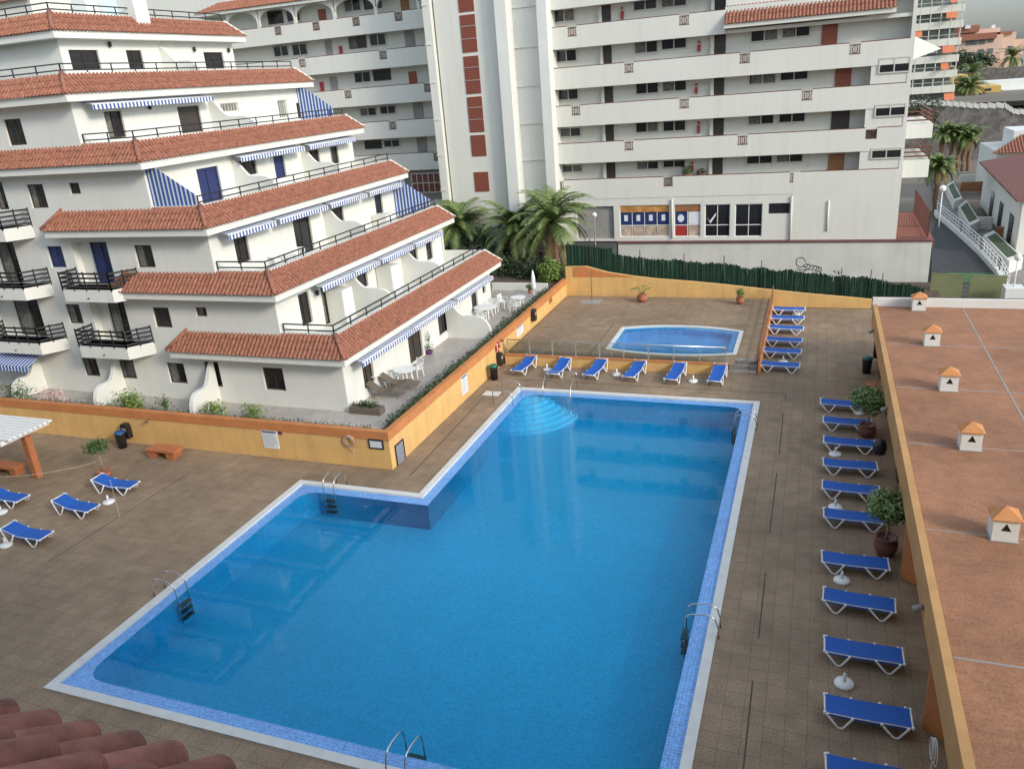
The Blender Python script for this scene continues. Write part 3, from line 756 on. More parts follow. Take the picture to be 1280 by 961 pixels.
for i, h in enumerate(hl):
    if i == 5: W(pbox(MB(), P, h[0], h[1], h[2], h[3], -.3, -.22), 'garage_shutter', 'concrete', GB); continue
    if i == 4: window(GB, P, h[0], h[1], h[2], h[3], -.08, 'brownframe', 'dark', 1, name='window'); continue
    wn = window(GB, P, h[0], h[1], h[2], h[3], -.12, 'plastic', 'dark', 3 if i == 0 else 1, name='shop_window', rail=.36)
    zt = h[2]+(h[3]-h[2])*.36; zh = h[2]+(h[3]-h[2])*.78; n = 4 if i == 0 else 2; wu = (h[1]-h[0])/n
    if i < 2: W(pbox(MB(), P, h[0]+.05, h[1]-.05, zh, h[3]-.05, -.118, -.088), 'printed_header', 'shoporange' if i == 0 else 'wood', wn)
    for j in range(n):
        u0, u1 = h[0]+wu*j+.07, h[0]+wu*(j+1)-.07
        if i == 0:
            po = W(pbox(MB(), P, u0, u1, zt+.05, zh-.04, -.125, -.105), 'poster', 'navy', wn)
            W(pbox(MB(), P, u0+wu*.28, u1-wu*.28, zt+.35, zh-.22, -.104, -.101), 'poster_picture', 'sign', wn)
            W(pbox(MB(), P, u0, u1, h[2]+.07, zt-.05, -.125, -.105), 'poster', 'shopbeige', wn)
        if i == 1:
            W(pbox(MB(), P, u0, u1, zt+.05, zh-.04, -.125, -.105), 'poster', 'navy' if j == 0 else 'sign', wn)
            W(pbox(MB(), P, u0, u1, h[2]+.07, zt-.05, -.125, -.105), 'poster', 'red' if j == 0 else 'shopbeige', wn)
            if j == 0: W(MB().prism([(((u0+u1)/2)+.25*math.cos(a), FY+.128, (zt+zh)/2+.3*math.sin(a)) for a in [2*PI*t/12 for t in range(12)]], (0, .01, 0)), 'round_logo', 'sign', wn)
        if i == 2 and j == 0:
            W(MB().prism([(u0+.1, FY+.13, zh-.45), (u0+.3, FY+.13, zt+.3), (u1-.05, FY+.13, zh-.1), (u1-.05, FY+.13, zh-.3), (u0+.35, FY+.13, zt+.12)], (0, .01, 0)), 'white_tick', 'sign', wn)
# recessed gallery wall with its openings
rw = MB(); P = front(RY)
rw.quad(P(xL-1, GZ, 0), P(xR-.02, GZ, 0), P(xR-.02, 24, 0), P(xL-1, 24, 0))
rw.box(xR-.25, xR-.02, FY+.02, 76, GZ, 24)
xs_ = uy((1094, 100), FY).x
for i in range(1, 5):
    zb, zt = rows[i+1][0]+PH, rows[i][0]
    if i >= 2: rw.box(uy((1088-(i-2)*3, 100), FY).x, xR-.01, FY+.05, RY-.01, zb-.1, zt+.2)
rw.box(xT0, xR-.01, FY+.03, FY+.2, rows[1][0]+.1, 24) if False else None
W(rw, 'gallery_wall', 'white2', GB)
gwin = [((791, -2), (822, 12)), ((826, -4), (859, 8)), ((691, 12.5), (719.5, 27)), ((694, 63), (722, 77)), ((792.5, 51), (823, 66)), ((826, 47.5), (859, 61)), ((938, 34), (973, 51)), ((977, 29), (1013, 46)),
 ((697, 112), (724, 125)), ((794, 102), (824, 117)), ((827.5, 100), (859, 114)), ((936, 88.6), (970.6, 104.6)), ((975, 85), (1010.6, 100)),
 ((699.5, 160), (727, 171)), ((794, 152.5), (824, 165.5)), ((828, 151), (858, 164)), ((934.6, 142.6), (968, 155.5)), ((973, 140), (1007, 153)),
 ((702.5, 206), (729, 215.5)), ((795.5, 201.5), (824, 212)), ((828, 200), (857.5, 209.5)), ((932.7, 194), (966, 205)), ((970, 192), (1004, 203))]
for i, (tl, br) in enumerate(gwin):
    a = uy(tl, RY); b = uy(br, RY); window(GB, P, a.x, b.x, b.z, a.z, .06, 'alu', 'dark', 1, fw_=.09, curtain=(.45 if i % 3 == 1 else -.9 if i in (7, 11) else -.5 if i % 4 == 2 else 0))
Pf = front(FY+.05)
for tl, br in (((1099, 73), (1139, 90)), ((1094, 131), (1133, 145)), ((1089, 185.6), (1127.6, 198))):
    a = uy(tl, FY); b = uy(br, FY); window(GB, Pf, a.x, min(b.x, xR-.12), b.z, a.z, .06, 'alu', 'dark', 1, fw_=.09)
for tl, br, mt in (((1028, 31.5), (1046, 56), 'reddoor'), ((1044.6, 86), (1063, 110), 'reddoor'), ((1040, 136), (1060.6, 165), 'darkdoor'), ((1036, 193), (1053.6, 226), 'wood')):
    a = uy(tl, RY); b = uy(br, RY); W(pbox(MB(), P, a.x, b.x, b.z-.3, a.z, .0, .08), 'door', mt, GB)
for tl, br in (((749, 7), (764, 32)), ((890, -8), (907, 13)), ((751, 59), (765, 84)), ((889, 41), (907, 70)), ((752.5, 109), (767, 134)), ((889, 95), (905, 123)), ((754, 157), (768, 183)), ((888, 147.5), (904.5, 175)), ((755, 204.5), (770, 236)), ((887, 197.5), (903, 231))):
    a = uy(tl, RY); b = uy(br, RY)
    # a stairwell passage: pale side cheek and dark opening
    W(pbox(MB(), P, a.x, b.x, b.z-.3, a.z+.1, -.02, .05), 'passage_opening', 'darkdoor', GB)
    W(pbox(MB(), P, a.x-.02, a.x+(b.x-a.x)*.22, b.z-.3, a.z+.1, .05, .25), 'passage_cheek', 'white2', GB)
for tl, br in (((775, 8), (781, 26)), ((871, 50), (877, 66)), ((868, 103), (873, 119)), ((871, 151), (876, 168)), ((863, 201), (868, 216))):
    a = uy(tl, RY); b = uy(br, RY); W(pbox(MB(), P, a.x+.06, b.x-.06, b.z+.1, a.z-.35, .0, .15).lathe([(.08, 0), (.08, .16)], ((a.x+b.x)/2, RY-.1, a.z-.25), 8), 'fire_hose_box', 'red', GB)
for qa, qb in (((840, 249), (840, 298)), ((990, 245), (990, 300)), ((712, 245), (712, 256)), ((1036, 251), (1036, 289))):
    a = uy(qa, FY-.06); b = uy(qb, FY-.06); W(MB().tube([tuple(a), (a.x, a.y, b.z)], .06, 8), 'downpipe', 'white2', GB)
for q, lb, h in (((859, 226), 'leafy plant on the lowest gallery of the white block', .9), ((877, 226), 'round brown basket plant on the lowest gallery of the white block', .5)):
    p = uy(q, FY+.6); rp = empty('gallery_plant', (p.x, p.y, rows[4][0]-2.79+.25), lb, 'potted plant'); MB().lathe([(.25, 0), (.32, .7), (.3, 1.35)], (0, 0, 0), 12).build('pot', 'terracotta' if h > .6 else 'rattan', rp); MB().leaves((0, 0, 1.35+h*.3), (.4, .35, h*.5), 240, .18).build('foliage', 'leaf' if h > .6 else 'rattan', rp)
# pent roof on the right bay
pr_ = MB(); e0 = uy((905, 33), FY-.6); e1 = uy((1121, 6), FY-.6)
ez = (e0.z+e1.z)/2
barrel_roof(pr_, (e0.x, FY-.6, ez), (1, 0, 0), (0, 1, 0), e1.x-e0.x, 1.0, 1.15, hip0=False, hip1=False, sp=.24, r=.09, courses=3)
W(pr_, 'pent_roof', 'tile', GB)
W(MB().box(e0.x-.02, e1.x+.02, FY-.55, FY+.3, ez-.3, ez-.03).box(e0.x, xR, FY+.39, FY+.5, ez+.8, 24).box(e0.x, e1.x, FY+.02, FY+.38, ez-.2, ez+1.1), 'pent_roof_slab', 'white2', GB)
# white prow at the end of the upper parapet
zq = rows[2][0]
W(MB().prism([(xR, FY+.05, zq+.2), (xR, FY+.05, zq+PH+.1), (uy((1177, 61), FY+1.5).x, FY+1.5, uy((1177, 61), FY+1.5).z)], (0, .3, 0)), 'corner_sail_wall', 'white2', GB)
for qt, qb, qr in (((1150, 155), (1150, 173), (1166, 160)), ((1145, 200), (1145, 222), (1161, 210))):
    yb_ = FY+4; zt_ = uy(qt, yb_).z; zb_ = uy(qb, yb_).z; xr_ = uy(qr, yb_).x
    W(MB().box(xR, xr_, yb_, yb_+9, zb_, zt_), 'end_balcony', 'white', GB)
    m = MB()
    for k in range(3): m.bar((xR, yb_+.05, zt_+.25+.3*k), (xr_, yb_+.05, zt_+.25+.3*k), .08, .1); m.bar((xr_-.05, yb_, zt_+.25+.3*k), (xr_-.05, yb_+9, zt_+.25+.3*k), .08, .1)
    m.bar((xr_-.05, yb_+.05, zt_), (xr_-.05, yb_+.05, zt_+1), .1, .1)
    W(m, 'end_balcony_rail', 'rediron', GB)
# stair tower
T = MB()
TX0, TX1, TX2 = uy((553, 120), 61.6).x, uy((630, 120), 61.6).x, uy((690, 120), 61.6).x
T.box(TX0, TX1, 61.6, 68, GZ-1.2, 27)
W(T, 'stair_tower', 'white2', GB)
T2 = MB(); TY = 61.9
T2.box(TX1, TX1+.9, 60.9, 64, GZ-.3, 27); T2.box(TX2-.75, TX2, 61.3, 64, GZ-.3, 27)
T2.box(TX1+.9, TX2-.75, 62.37, 64, GZ-.3, 27)
for i in range(8): T2.box(TX1+.9, TX2-.75, 62.25, 62.368, 3.6+2.79*i, 3.75+2.79*i)
W(T2, 'ribbed_tower_side', 'white', GB)
pil = MB(); px_ = uy((547, 120), 61.2).x; pil.box(px_-.55, px_+.1, 61.2, 66, GZ-1.2, 27); 
for i in range(8): pil.box(px_-.6, px_-.05, 61.15, 61.198, 4.4+2.79*i, 4.5+2.79*i)
W(pil, 'tower_pilaster', 'white2', GB)
for (t, b) in ((-12, 15), (19, 66), (71, 118), (122, 166), (170, 196), (216, 240)):
    a = uy((582, t), 61.6); c = uy((584, b), 61.6); P = front(61.6); wd = 1.25; xc = uy((591, 100), 61.6).x
    fr_ = W(pbox(MB(), P, xc-wd/2, xc+wd/2, c.z, a.z, .0, .05), 'brick_lattice_window', 'brickred', GB)
    if a.z-c.z > 1.8:
        q = MB()
        for s_ in (.36, .70): pbox(q, P, xc-wd/2, xc+wd/2, c.z+(a.z-c.z)*s_-.03, c.z+(a.z-c.z)*s_+.03, .05, .08)
        W(q, 'lattice_bar', 'concrete', fr_)
# left wing
LY = 64.6; LR = 65.8
LW = empty('gallery_wing', (-32, LY, 2.6), 'left gallery wing with arched top storey and tiled roof beside the stair tower', 'apartment block')
lz = [uy((540, v), LY).z for v in (33.75, 80, 126, 170, 212)]
lx0 = -62; lx1 = uy((556, 120), LY).x+.4
par = MB(); cap = MB()
ln = [[(347.5, 41), (395, 35), (445, 29), (498, 21)], [(378, 82), (479, 71)], [(435, 120), (535, 111)], [(491, 159)], [(547, 199)]]
for i in range(5):
    gallery_row(par, cap, LW, lx0, lx1, LY, lz[i], ln[i], 1.42); par.box(lx0, lx1, LY+.142, LR+.1, lz[i], lz[i]+.22)
par.box(lx0, lx1, LY+.03, LY+.2, 1, lz[4]-2.6)
par.box(lx0, uy((505, 230), LY).x, LY+.035, LY+.2, 1, lz[4]-.01)
W(par, 'gallery_parapets', 'white2', LW); W(cap, 'parapet_handrails', 'rediron', LW)
rw = MB(); P = front(LR); rw.quad(P(lx0, 1, 0), P(lx1, 1, 0), P(lx1, 27, 0), P(lx0, 27, 0)); W(rw, 'gallery_wall', 'white2', LW)
lw = [((334, 15.5), (355, 29)), ((357, 13), (377, 27)), ((429, 0), (452.5, 14)), ((454, -3), (477.5, 10)), ((341, 58), (362.5, 70.5)), ((364, 55.5), (386, 69)), ((435.5, 46), (459, 59.5)), ((461, 43), (484, 57)),
 ((442, 90.5), (465, 103)), ((466, 88), (489.5, 100)), ((449, 135), (472, 145)), ((474, 132.5), (496, 142.5)), ((455.5, 176), (478, 185.5)), ((479, 175), (501, 184))]
for i, (tl, br) in enumerate(lw):
    a = uy(tl, LR); b = uy(br, LR); window(LW, P, a.x, b.x, b.z, a.z, .06, 'alu' if i % 3 else 'brownframe', 'dark', 1, fw_=.09, curtain=(.5 if i % 4 == 2 else 0))
for tl, br, mt in (((397.5, 12.5), (409, 29), 'reddoor'), ((500, -4), (512.5, 16), 'wood'), ((510.5, 90), (522.5, 109), 'reddoor'), ((505, 37.5), (520, 62), 'concrete'), ((516, 129), (530.5, 153), 'concrete'), ((521, 172.5), (535, 195), 'concrete'), ((406, 52), (417, 72), 'concrete'), ((412, 97), (424, 117), 'concrete')):
    a = uy(tl, LR); b = uy(br, LR); W(pbox(MB(), P, a.x, b.x, b.z-.3, a.z, .0, .08), 'door', mt, LW)
for tl, br in (((424, 55), (429, 69)), ((400, 100), (406, 115))):
    a = uy(tl, LR); b = uy(br, LR); W(pbox(MB(), P, a.x, b.x, b.z, a.z-.2, .0, .18), 'fire_hose_box', 'red', LW)
a = uy((514, 217), LY+.05); b = uy((559, 240), LY+.05)
window(LW, front(LY+.05), a.x, b.x, b.z, a.z, .1, 'alu', M['rediron'], 5, rail=.5, name='lobby_window')
# arches of the top storey
ar = MB(); cols = [uy((q, 20+0*q), LY).x for q in (280, 321, 367.5, 417.5, 470, 524)]; cols = cols+[lx1]
z0 = lz[0]+1.42; zs_ = z0+.55; ztop = zs_+1.1
for x in cols[:-1]: ar.box(x-.13, x+.13, LY+.01, LY+.24, z0, zs_)
for a, b in zip(cols[:-2], cols[1:-1]):
    a2_, b2_ = a+.13, b-.13; n = 12
    pts = [(a, LY+.01, zs_), (a2_, LY+.01, zs_)]+[((a2_+b2_)/2-(b2_-a2_)/2*math.cos(PI*t/n), LY+.01, zs_+.85*math.sin(PI*t/n)) for t in range(1, n)]+[(b2_, LY+.01, zs_), (b, LY+.01, zs_), (b, LY+.01, ztop), (a, LY+.01, ztop)]
    for t in range(1, n+2):
        p, q = pts[t], pts[t+1]
        if t+1 < len(pts): ar.prism([p, q, (q[0], q[1], ztop), (p[0], p[1], ztop)], (0, .22, 0))
W(ar, 'arches', 'white2', LW)
rf = MB(); barrel_roof(rf, (cols[0]-3, LY-.5, ztop+.05), (1, 0, 0), (0, 1, 0), lx1-cols[0]+3, 4.5, 2.2, hip0=True, hip1=False, sp=.3, r=.11, courses=10)
W(rf, 'roof', 'tile', LW); W(MB().box(cols[0]-3, lx1, LY-.45, LR+1, ztop-.2, ztop+.03), 'eaves_slab', 'white2', LW)
# base below the block: retaining wall with graffiti
rt = tag(MB().box(-14.6, uy((1165, 303), 62).x, 61.95, 62.35, -1.6, GZ-.08).build('retaining_wall', 'whitedirty'), 'stained white retaining wall with a graffiti scribble under the shops', 'wall')
MB().box(-14.7, uy((1167, 303), 62).x+.05, 61.85, 62.4, GZ-.08, GZ).build('red_coping', 'rediron', rt)
def stroke(mb, pts, y=61.95, w_=.045):
    P = [uy(q, y) for q in pts]
    for a, b in zip(P, P[1:]): mb.bar((a.x, y-.004, a.z), (b.x, y-.004, b.z), .006, w_*1.3)
gm = MB()
stroke(gm, [(1001+8*math.cos(a)*.75, 328+6*math.sin(a)) for a in [2*PI*t/12+.4 for t in range(12)]])
stroke(gm, [(996, 336), (1003, 338), (1010, 336), (1003, 341)]); stroke(gm, [(1004, 332), (1007, 335), (1010, 331), (1007, 329)])
for i, q in enumerate((1009, 1013, 1017, 1020, 1023)): stroke(gm, [(q, 332+i*.6), (q+3, 330+i), (q+4, 334+i), (q+1, 337+i*.7), (q+4, 337+i)] )
stroke(gm, [(1042, 338), (1045, 341)]); stroke(gm, [(1048, 338), (1048, 343), (1051, 340)]); 
gm.build('graffiti', 'graffiti', rt)
# plaza in front of the tower, side terrace right
structure(MB().box(-40, -14.7, 58.6, 66, .5, GZ-.1), 'upper_street', 'asphalt')
rt2 = MB().box(xR+.02, uy((1168, 303), 62).x, 62.45, 74, GZ-.6, GZ-.05); structure(rt2, 'side_terrace', 'pavred')
fn = MB(); xf = uy((1164, 260), 62.5).x
for (a, b) in (((xR+.1, 62.5), (xf, 62.5)), ((xf, 62.5), (xf, 73))):
    for zz in (GZ+.1, GZ+.9, GZ+1.9): fn.bar((a[0], a[1], zz), (b[0], b[1], zz), .04, .05)
    L = math.hypot(a[0]-b[0], a[1]-b[1]); n = int(L/.16)
    for i in range(n+1): t = i/n; fn.bar((a[0]+(b[0]-a[0])*t, a[1]+(b[1]-a[1])*t, GZ), (a[0]+(b[0]-a[0])*t, a[1]+(b[1]-a[1])*t, GZ+1.9), .022, .022)
tag(fn.build('iron_fence', 'rediron'), 'tall reddish iron bar fence round the small side terrace', 'fence')

# ---------------------------------------------------------------- bath house on the right (flat brick roof)
BH = empty('bath_house', (6, 28, 0), 'low ochre building with a flat red brick roof right of the deck', 'building')
RX = 3.05; RF = 43.35; RN = 6
W(MB().box(RX+.2, 17, RN, RF, 2.7, 3.0), 'roof', 'roofbrick', BH)
W(MB().box(RX, RX+.2, RN, RF, 2.05, 3.09), 'fascia', 'orangeroof', BH)
W(MB().box(RX+.45, 16.8, RN+.2, RF+.1, 0, 2.7), 'wall', 'orangeroof', BH)
W(MB().box(RX-.02, 17, RF, RF+.22, 2.4, 3.42), 'far_parapet', 'white', BH)
W(MB().box(RX-.04, 17.05, RF+.225, RF+.29, 3.35, 3.44), 'parapet_cap', 'rediron', BH)
jm = MB()
for yj in (37.2, 31.9, 26.75, 21.2, 15.9, 10.6): jm.box(RX+.25, 17, yj-.025, yj+.025, 3.0, 3.005)
a = uz((1205, 388), 3); b = uz((1272, 512), 3); jm.box(a.x-.03, a.x+.03, RN, RF, 3.0, 3.006)
W(jm, 'roof_joints', 'concrete', BH)
for yd in (16.6, 22.9):
    W(MB().prism([(RX+.43, yd, .05), (RX+.02, yd+.3, .05), (RX+.02, yd+.3, 1.95), (RX+.43, yd, 1.95)], (0, .05, 0)), 'open_door_leaf', 'orangedark', BH)
for yd in (12.5, 18, 24, 30, 36.5, 41):
    W(MB().box(RX+.40, RX+.448, yd-.45, yd+.45, .02, 2.0), 'door', 'darkdoor', BH)
for q in ((1151, 788), (1107, 540), (1088, 462)):
    y = ux(q, RX).y; W(MB().tube([(RX-.02, y, 2.35), (RX-.22, y, 2.22)], [.07, .1], 10), 'spotlight', 'concrete', BH)
# roof vents
def vent(loc):
    r = empty('roof_vent', loc, '', 'roof vent')
    m = MB(); s_ = .30; h = .66
    m.box(-s_, s_, -s_+.03, s_, 0, h)
    # front skin with a triangular opening
    t = [(-.13, .30), (.13, .30), (0, .54)]
    for tri in (((-s_, 0), (s_, 0), t[1], t[0]), ((s_, 0), (s_, h), t[2], t[1]), ((-s_, h), (-s_, 0), t[0], t[2]), ((-s_, h), t[2], (s_, h))):
        m.prism([(a, -s_, z) for a, z in tri], (0, .028, 0))
    m.build('body', 'white', r)
    MB().prism([(a, -s_+.027, z) for a, z in t], (0, .002, 0)).build('opening', 'binblack', r)
    c = MB(); q = .36
    c.add([(-q, -q, h), (q, -q, h), (q, q, h), (-q, q, h), (0, 0, h+.25)], [(0, 1, 4), (1, 2, 4), (2, 3, 4), (3, 0, 4), (0, 3, 2, 1)]); c.box(-q, q, -q, q, h-.03, h+.002)
    c.build('cap', 'wood2', r); MB().box(-s_-.04, s_+.04, -s_-.04, s_+.04, .0, .012).build('base_flashing', 'concrete', r)
    return r
M['wood2'] = pm('orange_cap', (.55, .23, .08), .8, .12, 4, .3, 20)
v0 = vent((5.1, 42.9, 3.0)); vents = [v0]
vl = ['little white roof vent with tiled cap standing against the white far parapet', 'second white roof vent with orange cap, in from the far white parapet', 'middle white roof vent with orange cap on the brick roof',
      'fourth white roof vent on the brick roof, before the nearest one', 'nearest and largest looking white roof vent with orange pyramid cap']
for i, y in enumerate((42.9, 37.35, 31.95, 26.75, 21.25)):
    o = v0 if i == 0 else dup(v0); o.location = (5.1, y, 3.008 if i else 3.008); o['label'] = vl[i]; o['group'] = 'white roof vents on the brick roof'

# ---------------------------------------------------------------- sun loungers
def lounger(raise_=.0):
    # length along +X from -0.97..0.97 (head at -X), width along Y
    r = empty('sun_lounger', (0, 0, 0), '', 'sun lounger')
    L = .97; wd = .31; H = .36; f = MB(); n = 14
    def zf(x):
        t = max(0, (-x-.15)/.8); return H+raise_*t**1.1-.015*math.sin((x+L)/(2*L)*PI)+.03*max(0, (x-.6)/.37)*-.6
    for s_ in (-1, 1): f.tube([(-L+2*L*i/n, s_*wd, zf(-L+2*L*i/n)) for i in range(n+1)], .018, 8)
    f.tube([(-L, -wd, zf(-L)), (-L, wd, zf(-L))], .022, 8); f.tube([(L, -wd, zf(L)), (L, wd, zf(L))], .022, 8)
    for sx in (-1, 1):
        for sy in (-1, 1): f.lathe([(.01, -.04), (.04, -.03), (.04, .03), (.01, .04)], (sx*L, sy*wd, zf(sx*L)), 8)
    f.build('frame', 'plastic', r)
    s = MB(); vs = []; fs = []
    for i in range(n+1):
        x = -L+.03+(2*L-.06)*i/n
        for j in range(7):
            y = -wd+2*wd*j/6; vs.append((x, y, zf(x)+.024-.035*math.sin(PI*j/6)))
    for i in range(n):
        for j in range(6): fs.append((i*7+j, i*7+j+1, (i+1)*7+j+1, (i+1)*7+j))
    s.add(vs, fs, True)
    for j in (0, 6):
        e_ = [vs[i*7+j] for i in range(n+1)]; s.add([p for p in e_]+[(p[0], p[1]*1.085, p[2]-.075) for p in e_], [(i, i+1, n+2+i, n+1+i) for i in range(n)], True)
    s.build('sling', 'blue', r)
    for sy in (-1, 1):
        for cx, dz in ((-.62, 0), (.60, 0)):
            g_ = MB(); yy = sy*(wd+.035)
            g_.tube([(cx-.30, yy, zf(cx-.3)-.02), (cx-.05, yy+sy*.03, .04), (cx+.02, yy+sy*.03, .02), (cx+.08, yy+sy*.03, .04), (cx+.27, yy, zf(cx+.27)-.03)], .028, 7)
            g_.lathe([(.01, -.035), (.04, -.025), (.04, .025), (.01, .035)], (cx-.30, yy, zf(cx-.3)-.01), 7); g_.lathe([(.01, -.035), (.04, -.025), (.04, .025), (.01, .035)], (cx+.27, yy, zf(cx+.27)-.02), 7)
            g_.build('leg', 'plastic', r)
    for sy in (-1, 1):
        for cx in (): pass
    return r
flat = lounger(.02); tilt = lounger(.24); used = {}
def put(proto, p, rz, label, group):
    if proto.name in used: o = dup(proto)
    else: o = proto; used[proto.name] = 1
    o.location = (p.x, p.y, p.z if abs(p.z) > 1 else 0); o.rotation_euler = (0, 0, rz); o['label'] = label; o['group'] = group; return o
gr = 'blue sun loungers round the pool'
R1 = [(1055, 504), (1060, 527), (1062, 552.5), (1063.5, 580.5), (1064, 610), (1067, 645), (1070, 701), (1074, 750), (1079.5, 813), (1085, 889), (1092, 968)]
ord_ = ['first lounger of the right column, farthest, half behind a potted tree crown', 'second lounger of the right column, its end behind the far terracotta pot', 'third lounger of the right column, just before the far potted tree', 'fourth lounger of the right column, beside the black bag on the wall',
        'fifth lounger of the right column, its end behind the near potted tree crown', 'sixth lounger of the right column, left of the near potted tree trunk', 'seventh lounger of the right column, just before the large near pot', 'eighth lounger of the right column, with bare deck on both sides',
        'ninth lounger of the right column, above the round base alone on the deck', 'tenth lounger of the right column, whole and nearest to the camera', 'lounger of the right column cut off by the lower edge of the photo']
for q, lb in zip(R1, ord_):
    p = uz(q, .34); p.z = 0; p.x += random.uniform(-.04, .04); put(flat, p, rad(random.uniform(-3, 2.5)), 'blue '+lb, gr)
R2 = [(986, 386), (984, 397), (982.5, 409.5), (980, 424.5), (978, 438.5), (975, 455.5)]
o2 = ['farthest of the six loungers stacked beside the brown rail', 'second from the far wall of the six loungers beside the brown rail', 'third from the far wall of the six loungers beside the brown rail', 'fourth from the far wall of the six loungers beside the brown rail', 'fifth from the far wall of the six loungers beside the brown rail', 'nearest of the six loungers beside the brown rail, right of the steps']
for q, lb in zip(R2, o2):
    p = uz(q, .34); p.z = 0; put(flat, p, rad(random.uniform(-3, 1)), 'blue '+lb, gr)
R3 = [(655, 455), (699, 458.5), (744, 460), (793, 462), (844, 465), (896.5, 467)]
o3 = ['leftmost of six loungers below the low ochre wall, beside the bins', 'second lounger below the low ochre wall, right of a white base', 'third lounger from the bins below the low ochre wall', 'fourth lounger from the bins below the low ochre wall', 'fifth lounger below the low ochre wall, left of a white base', 'sixth lounger below the low ochre wall, next to the steps']
for q, lb in zip(R3, o3):
    p = uz(q, .4); p.z = 0; put(tilt, p, rad(-90+random.uniform(-4, 3)-6), 'blue '+lb, gr)
R4 = [((118, 600), (172, 606), 'lounger on the left deck in front of the small potted tree'), ((68, 625), (123, 636), 'lounger on the left deck between the potted tree and the nearest lounger'), ((5, 660), (64, 670), 'lounger on the left deck nearest the camera with a white base at its foot'), ((-20, 614), (37, 624), 'lounger cut off by the left edge of the photo under the pergola')]
for a, b, lb in R4:
    A = uz(a, .42); B = uz(b, .36); c = (A+B)/2; c.z = 0; put(tilt, c, math.atan2(B.y-A.y, B.x-A.x), 'blue '+lb, gr)
# umbrella bases
def ubase():
    r = empty('parasol_base', (0, 0, 0), '', 'parasol base')
    MB().lathe([(.24, 0), (.25, .03), (.23, .08), (.10, .11), (.05, .115)], (0, 0, 0), 20).build('foot', 'plastic', r)
    MB().lathe([(.045, .11), (.045, .30), (.03, .31), (.03, .36)], (0, 0, 0), 12).build('socket', 'plastic', r)
    return r
ub = ubase(); ub['group'] = 'white round parasol bases'
for i, (q, lb) in enumerate((((684, 462.5), 'white parasol base between the first two loungers near the bins'), ((771, 469), 'white parasol base between the third and fourth lounger below the ochre wall'), ((866.5, 477), 'white parasol base left of the lounger beside the steps'),
    ((979, 453), 'white parasol base behind the nearest lounger beside the brown rail'), ((995, 393), 'tiny far white parasol base beside the farthest lounger at the brown rail'), ((1074, 516.5), 'white parasol base under the far potted tree crown'), ((1044, 568.5), 'white parasol base between the third and fourth lounger of the right column'),
    ((1044, 635), 'white parasol base between the fifth and sixth lounger of the right column'), ((1052, 726), 'white parasol base below the seventh lounger of the right column'), ((1055, 855), 'white parasol base alone before the nearest whole lounger on the right'), ((136, 628), 'white parasol base beside the striped chain post on the left deck'), ((2, 641), 'white parasol base cut by the left edge of the photo'), ((8, 682), 'white parasol base at the foot of the nearest left lounger'))):
    o = ub if i == 0 else dup(ub); p = uz(q, 0); o.location = (p.x, p.y, 0); o['label'] = lb; o['category'] = 'parasol base'

# ---------------------------------------------------------------- railings, ladders, steps rail
def ladder(x, y, rz, label, n=3):
    r = empty('pool_ladder', (x, y, 0), label, 'pool ladder', 'chrome pool ladders', rz)
    for s_ in (-1, 1):   # local: pool is towards -Y... rails run along Y
        MB().tube([(s_*.25, .62, .0), (s_*.25, .60, .35), (s_*.25, .52, .62), (s_*.25, .40, .72), (s_*.25, .22, .74), (s_*.25, -.18, .68), (s_*.25, -.32, .55), (s_*.25, -.36, .30), (s_*.25, -.36, -.9)], .022, 8).build('handrail', 'steel', r)
    for k in range(n): MB().box(-.24, .24, -.46, -.28, -.28-.25*k, -.24-.25*k).build('step', 'iron', r)
    return r
p = uz((430, 603)); ladder(p.x, QY-.55, 0, 'chrome ladder at the short inner edge near the ochre wall corner')
p = uz((210, 742)); ladder(PX0+.55, p.y, rad(90), 'chrome ladder with dark steps at the left pool edge')
p = uz((487, 961)); ladder(uz((505, 961)).x, PY0+.55, rad(180), 'chrome ladder at the near pool edge cut by the photo bottom')
ladder(PX1-.55, uz((945, 535)).y, rad(-90), 'chrome ladder at the far end of the right pool edge')
ladder(PX1-.55, uz((906, 792)).y, rad(-90), 'chrome ladder at the near part of the right pool edge')
def hoop(pts, label):
    tag(MB().tube(pts, .022, 8).build('step_handrail', 'steel'), label, 'handrail', 'handrails at the pool steps')
hx0, hx1 = uz((675, 490)).x, uz((716, 492)).x
for yy, lb in ((37.25, 'steel hoop rail behind the curved pool steps'),):
    hoop([(hx0, yy, 0), (hx0, yy, .75), (hx0+.1, yy, .85), (hx1-.1, yy, .85), (hx1, yy, .75), (hx1, yy, 0)], lb)
hoop([(hx0+.1, 37.2, .6), (hx0+.2, 37.0, .8), (hx0+.25, 36.2, .55), (hx0+.25, 35.9, -.3)], 'steel rail running into the water over the curved steps')
hoop([(hx1, 37.2, .6), (hx1+.02, 37.0, .8), (hx1+.02, 36.0, .5), (hx1+.02, 35.6, -.9)], 'steel rail at the right end of the curved steps')
for dy in (0, 1.3): hoop([(QX-.45, 34.4+dy, 0), (QX-.45, 34.4+dy, .8), (QX-.3, 34.4+dy, .88), (QX+.5, 34.4+dy, .7), (QX+.6, 34.4+dy, .5), (QX+.6, 34.4+dy, -.5)], 'steel rail at the left edge of the curved steps, '+('nearer one' if dy == 0 else 'farther one'))
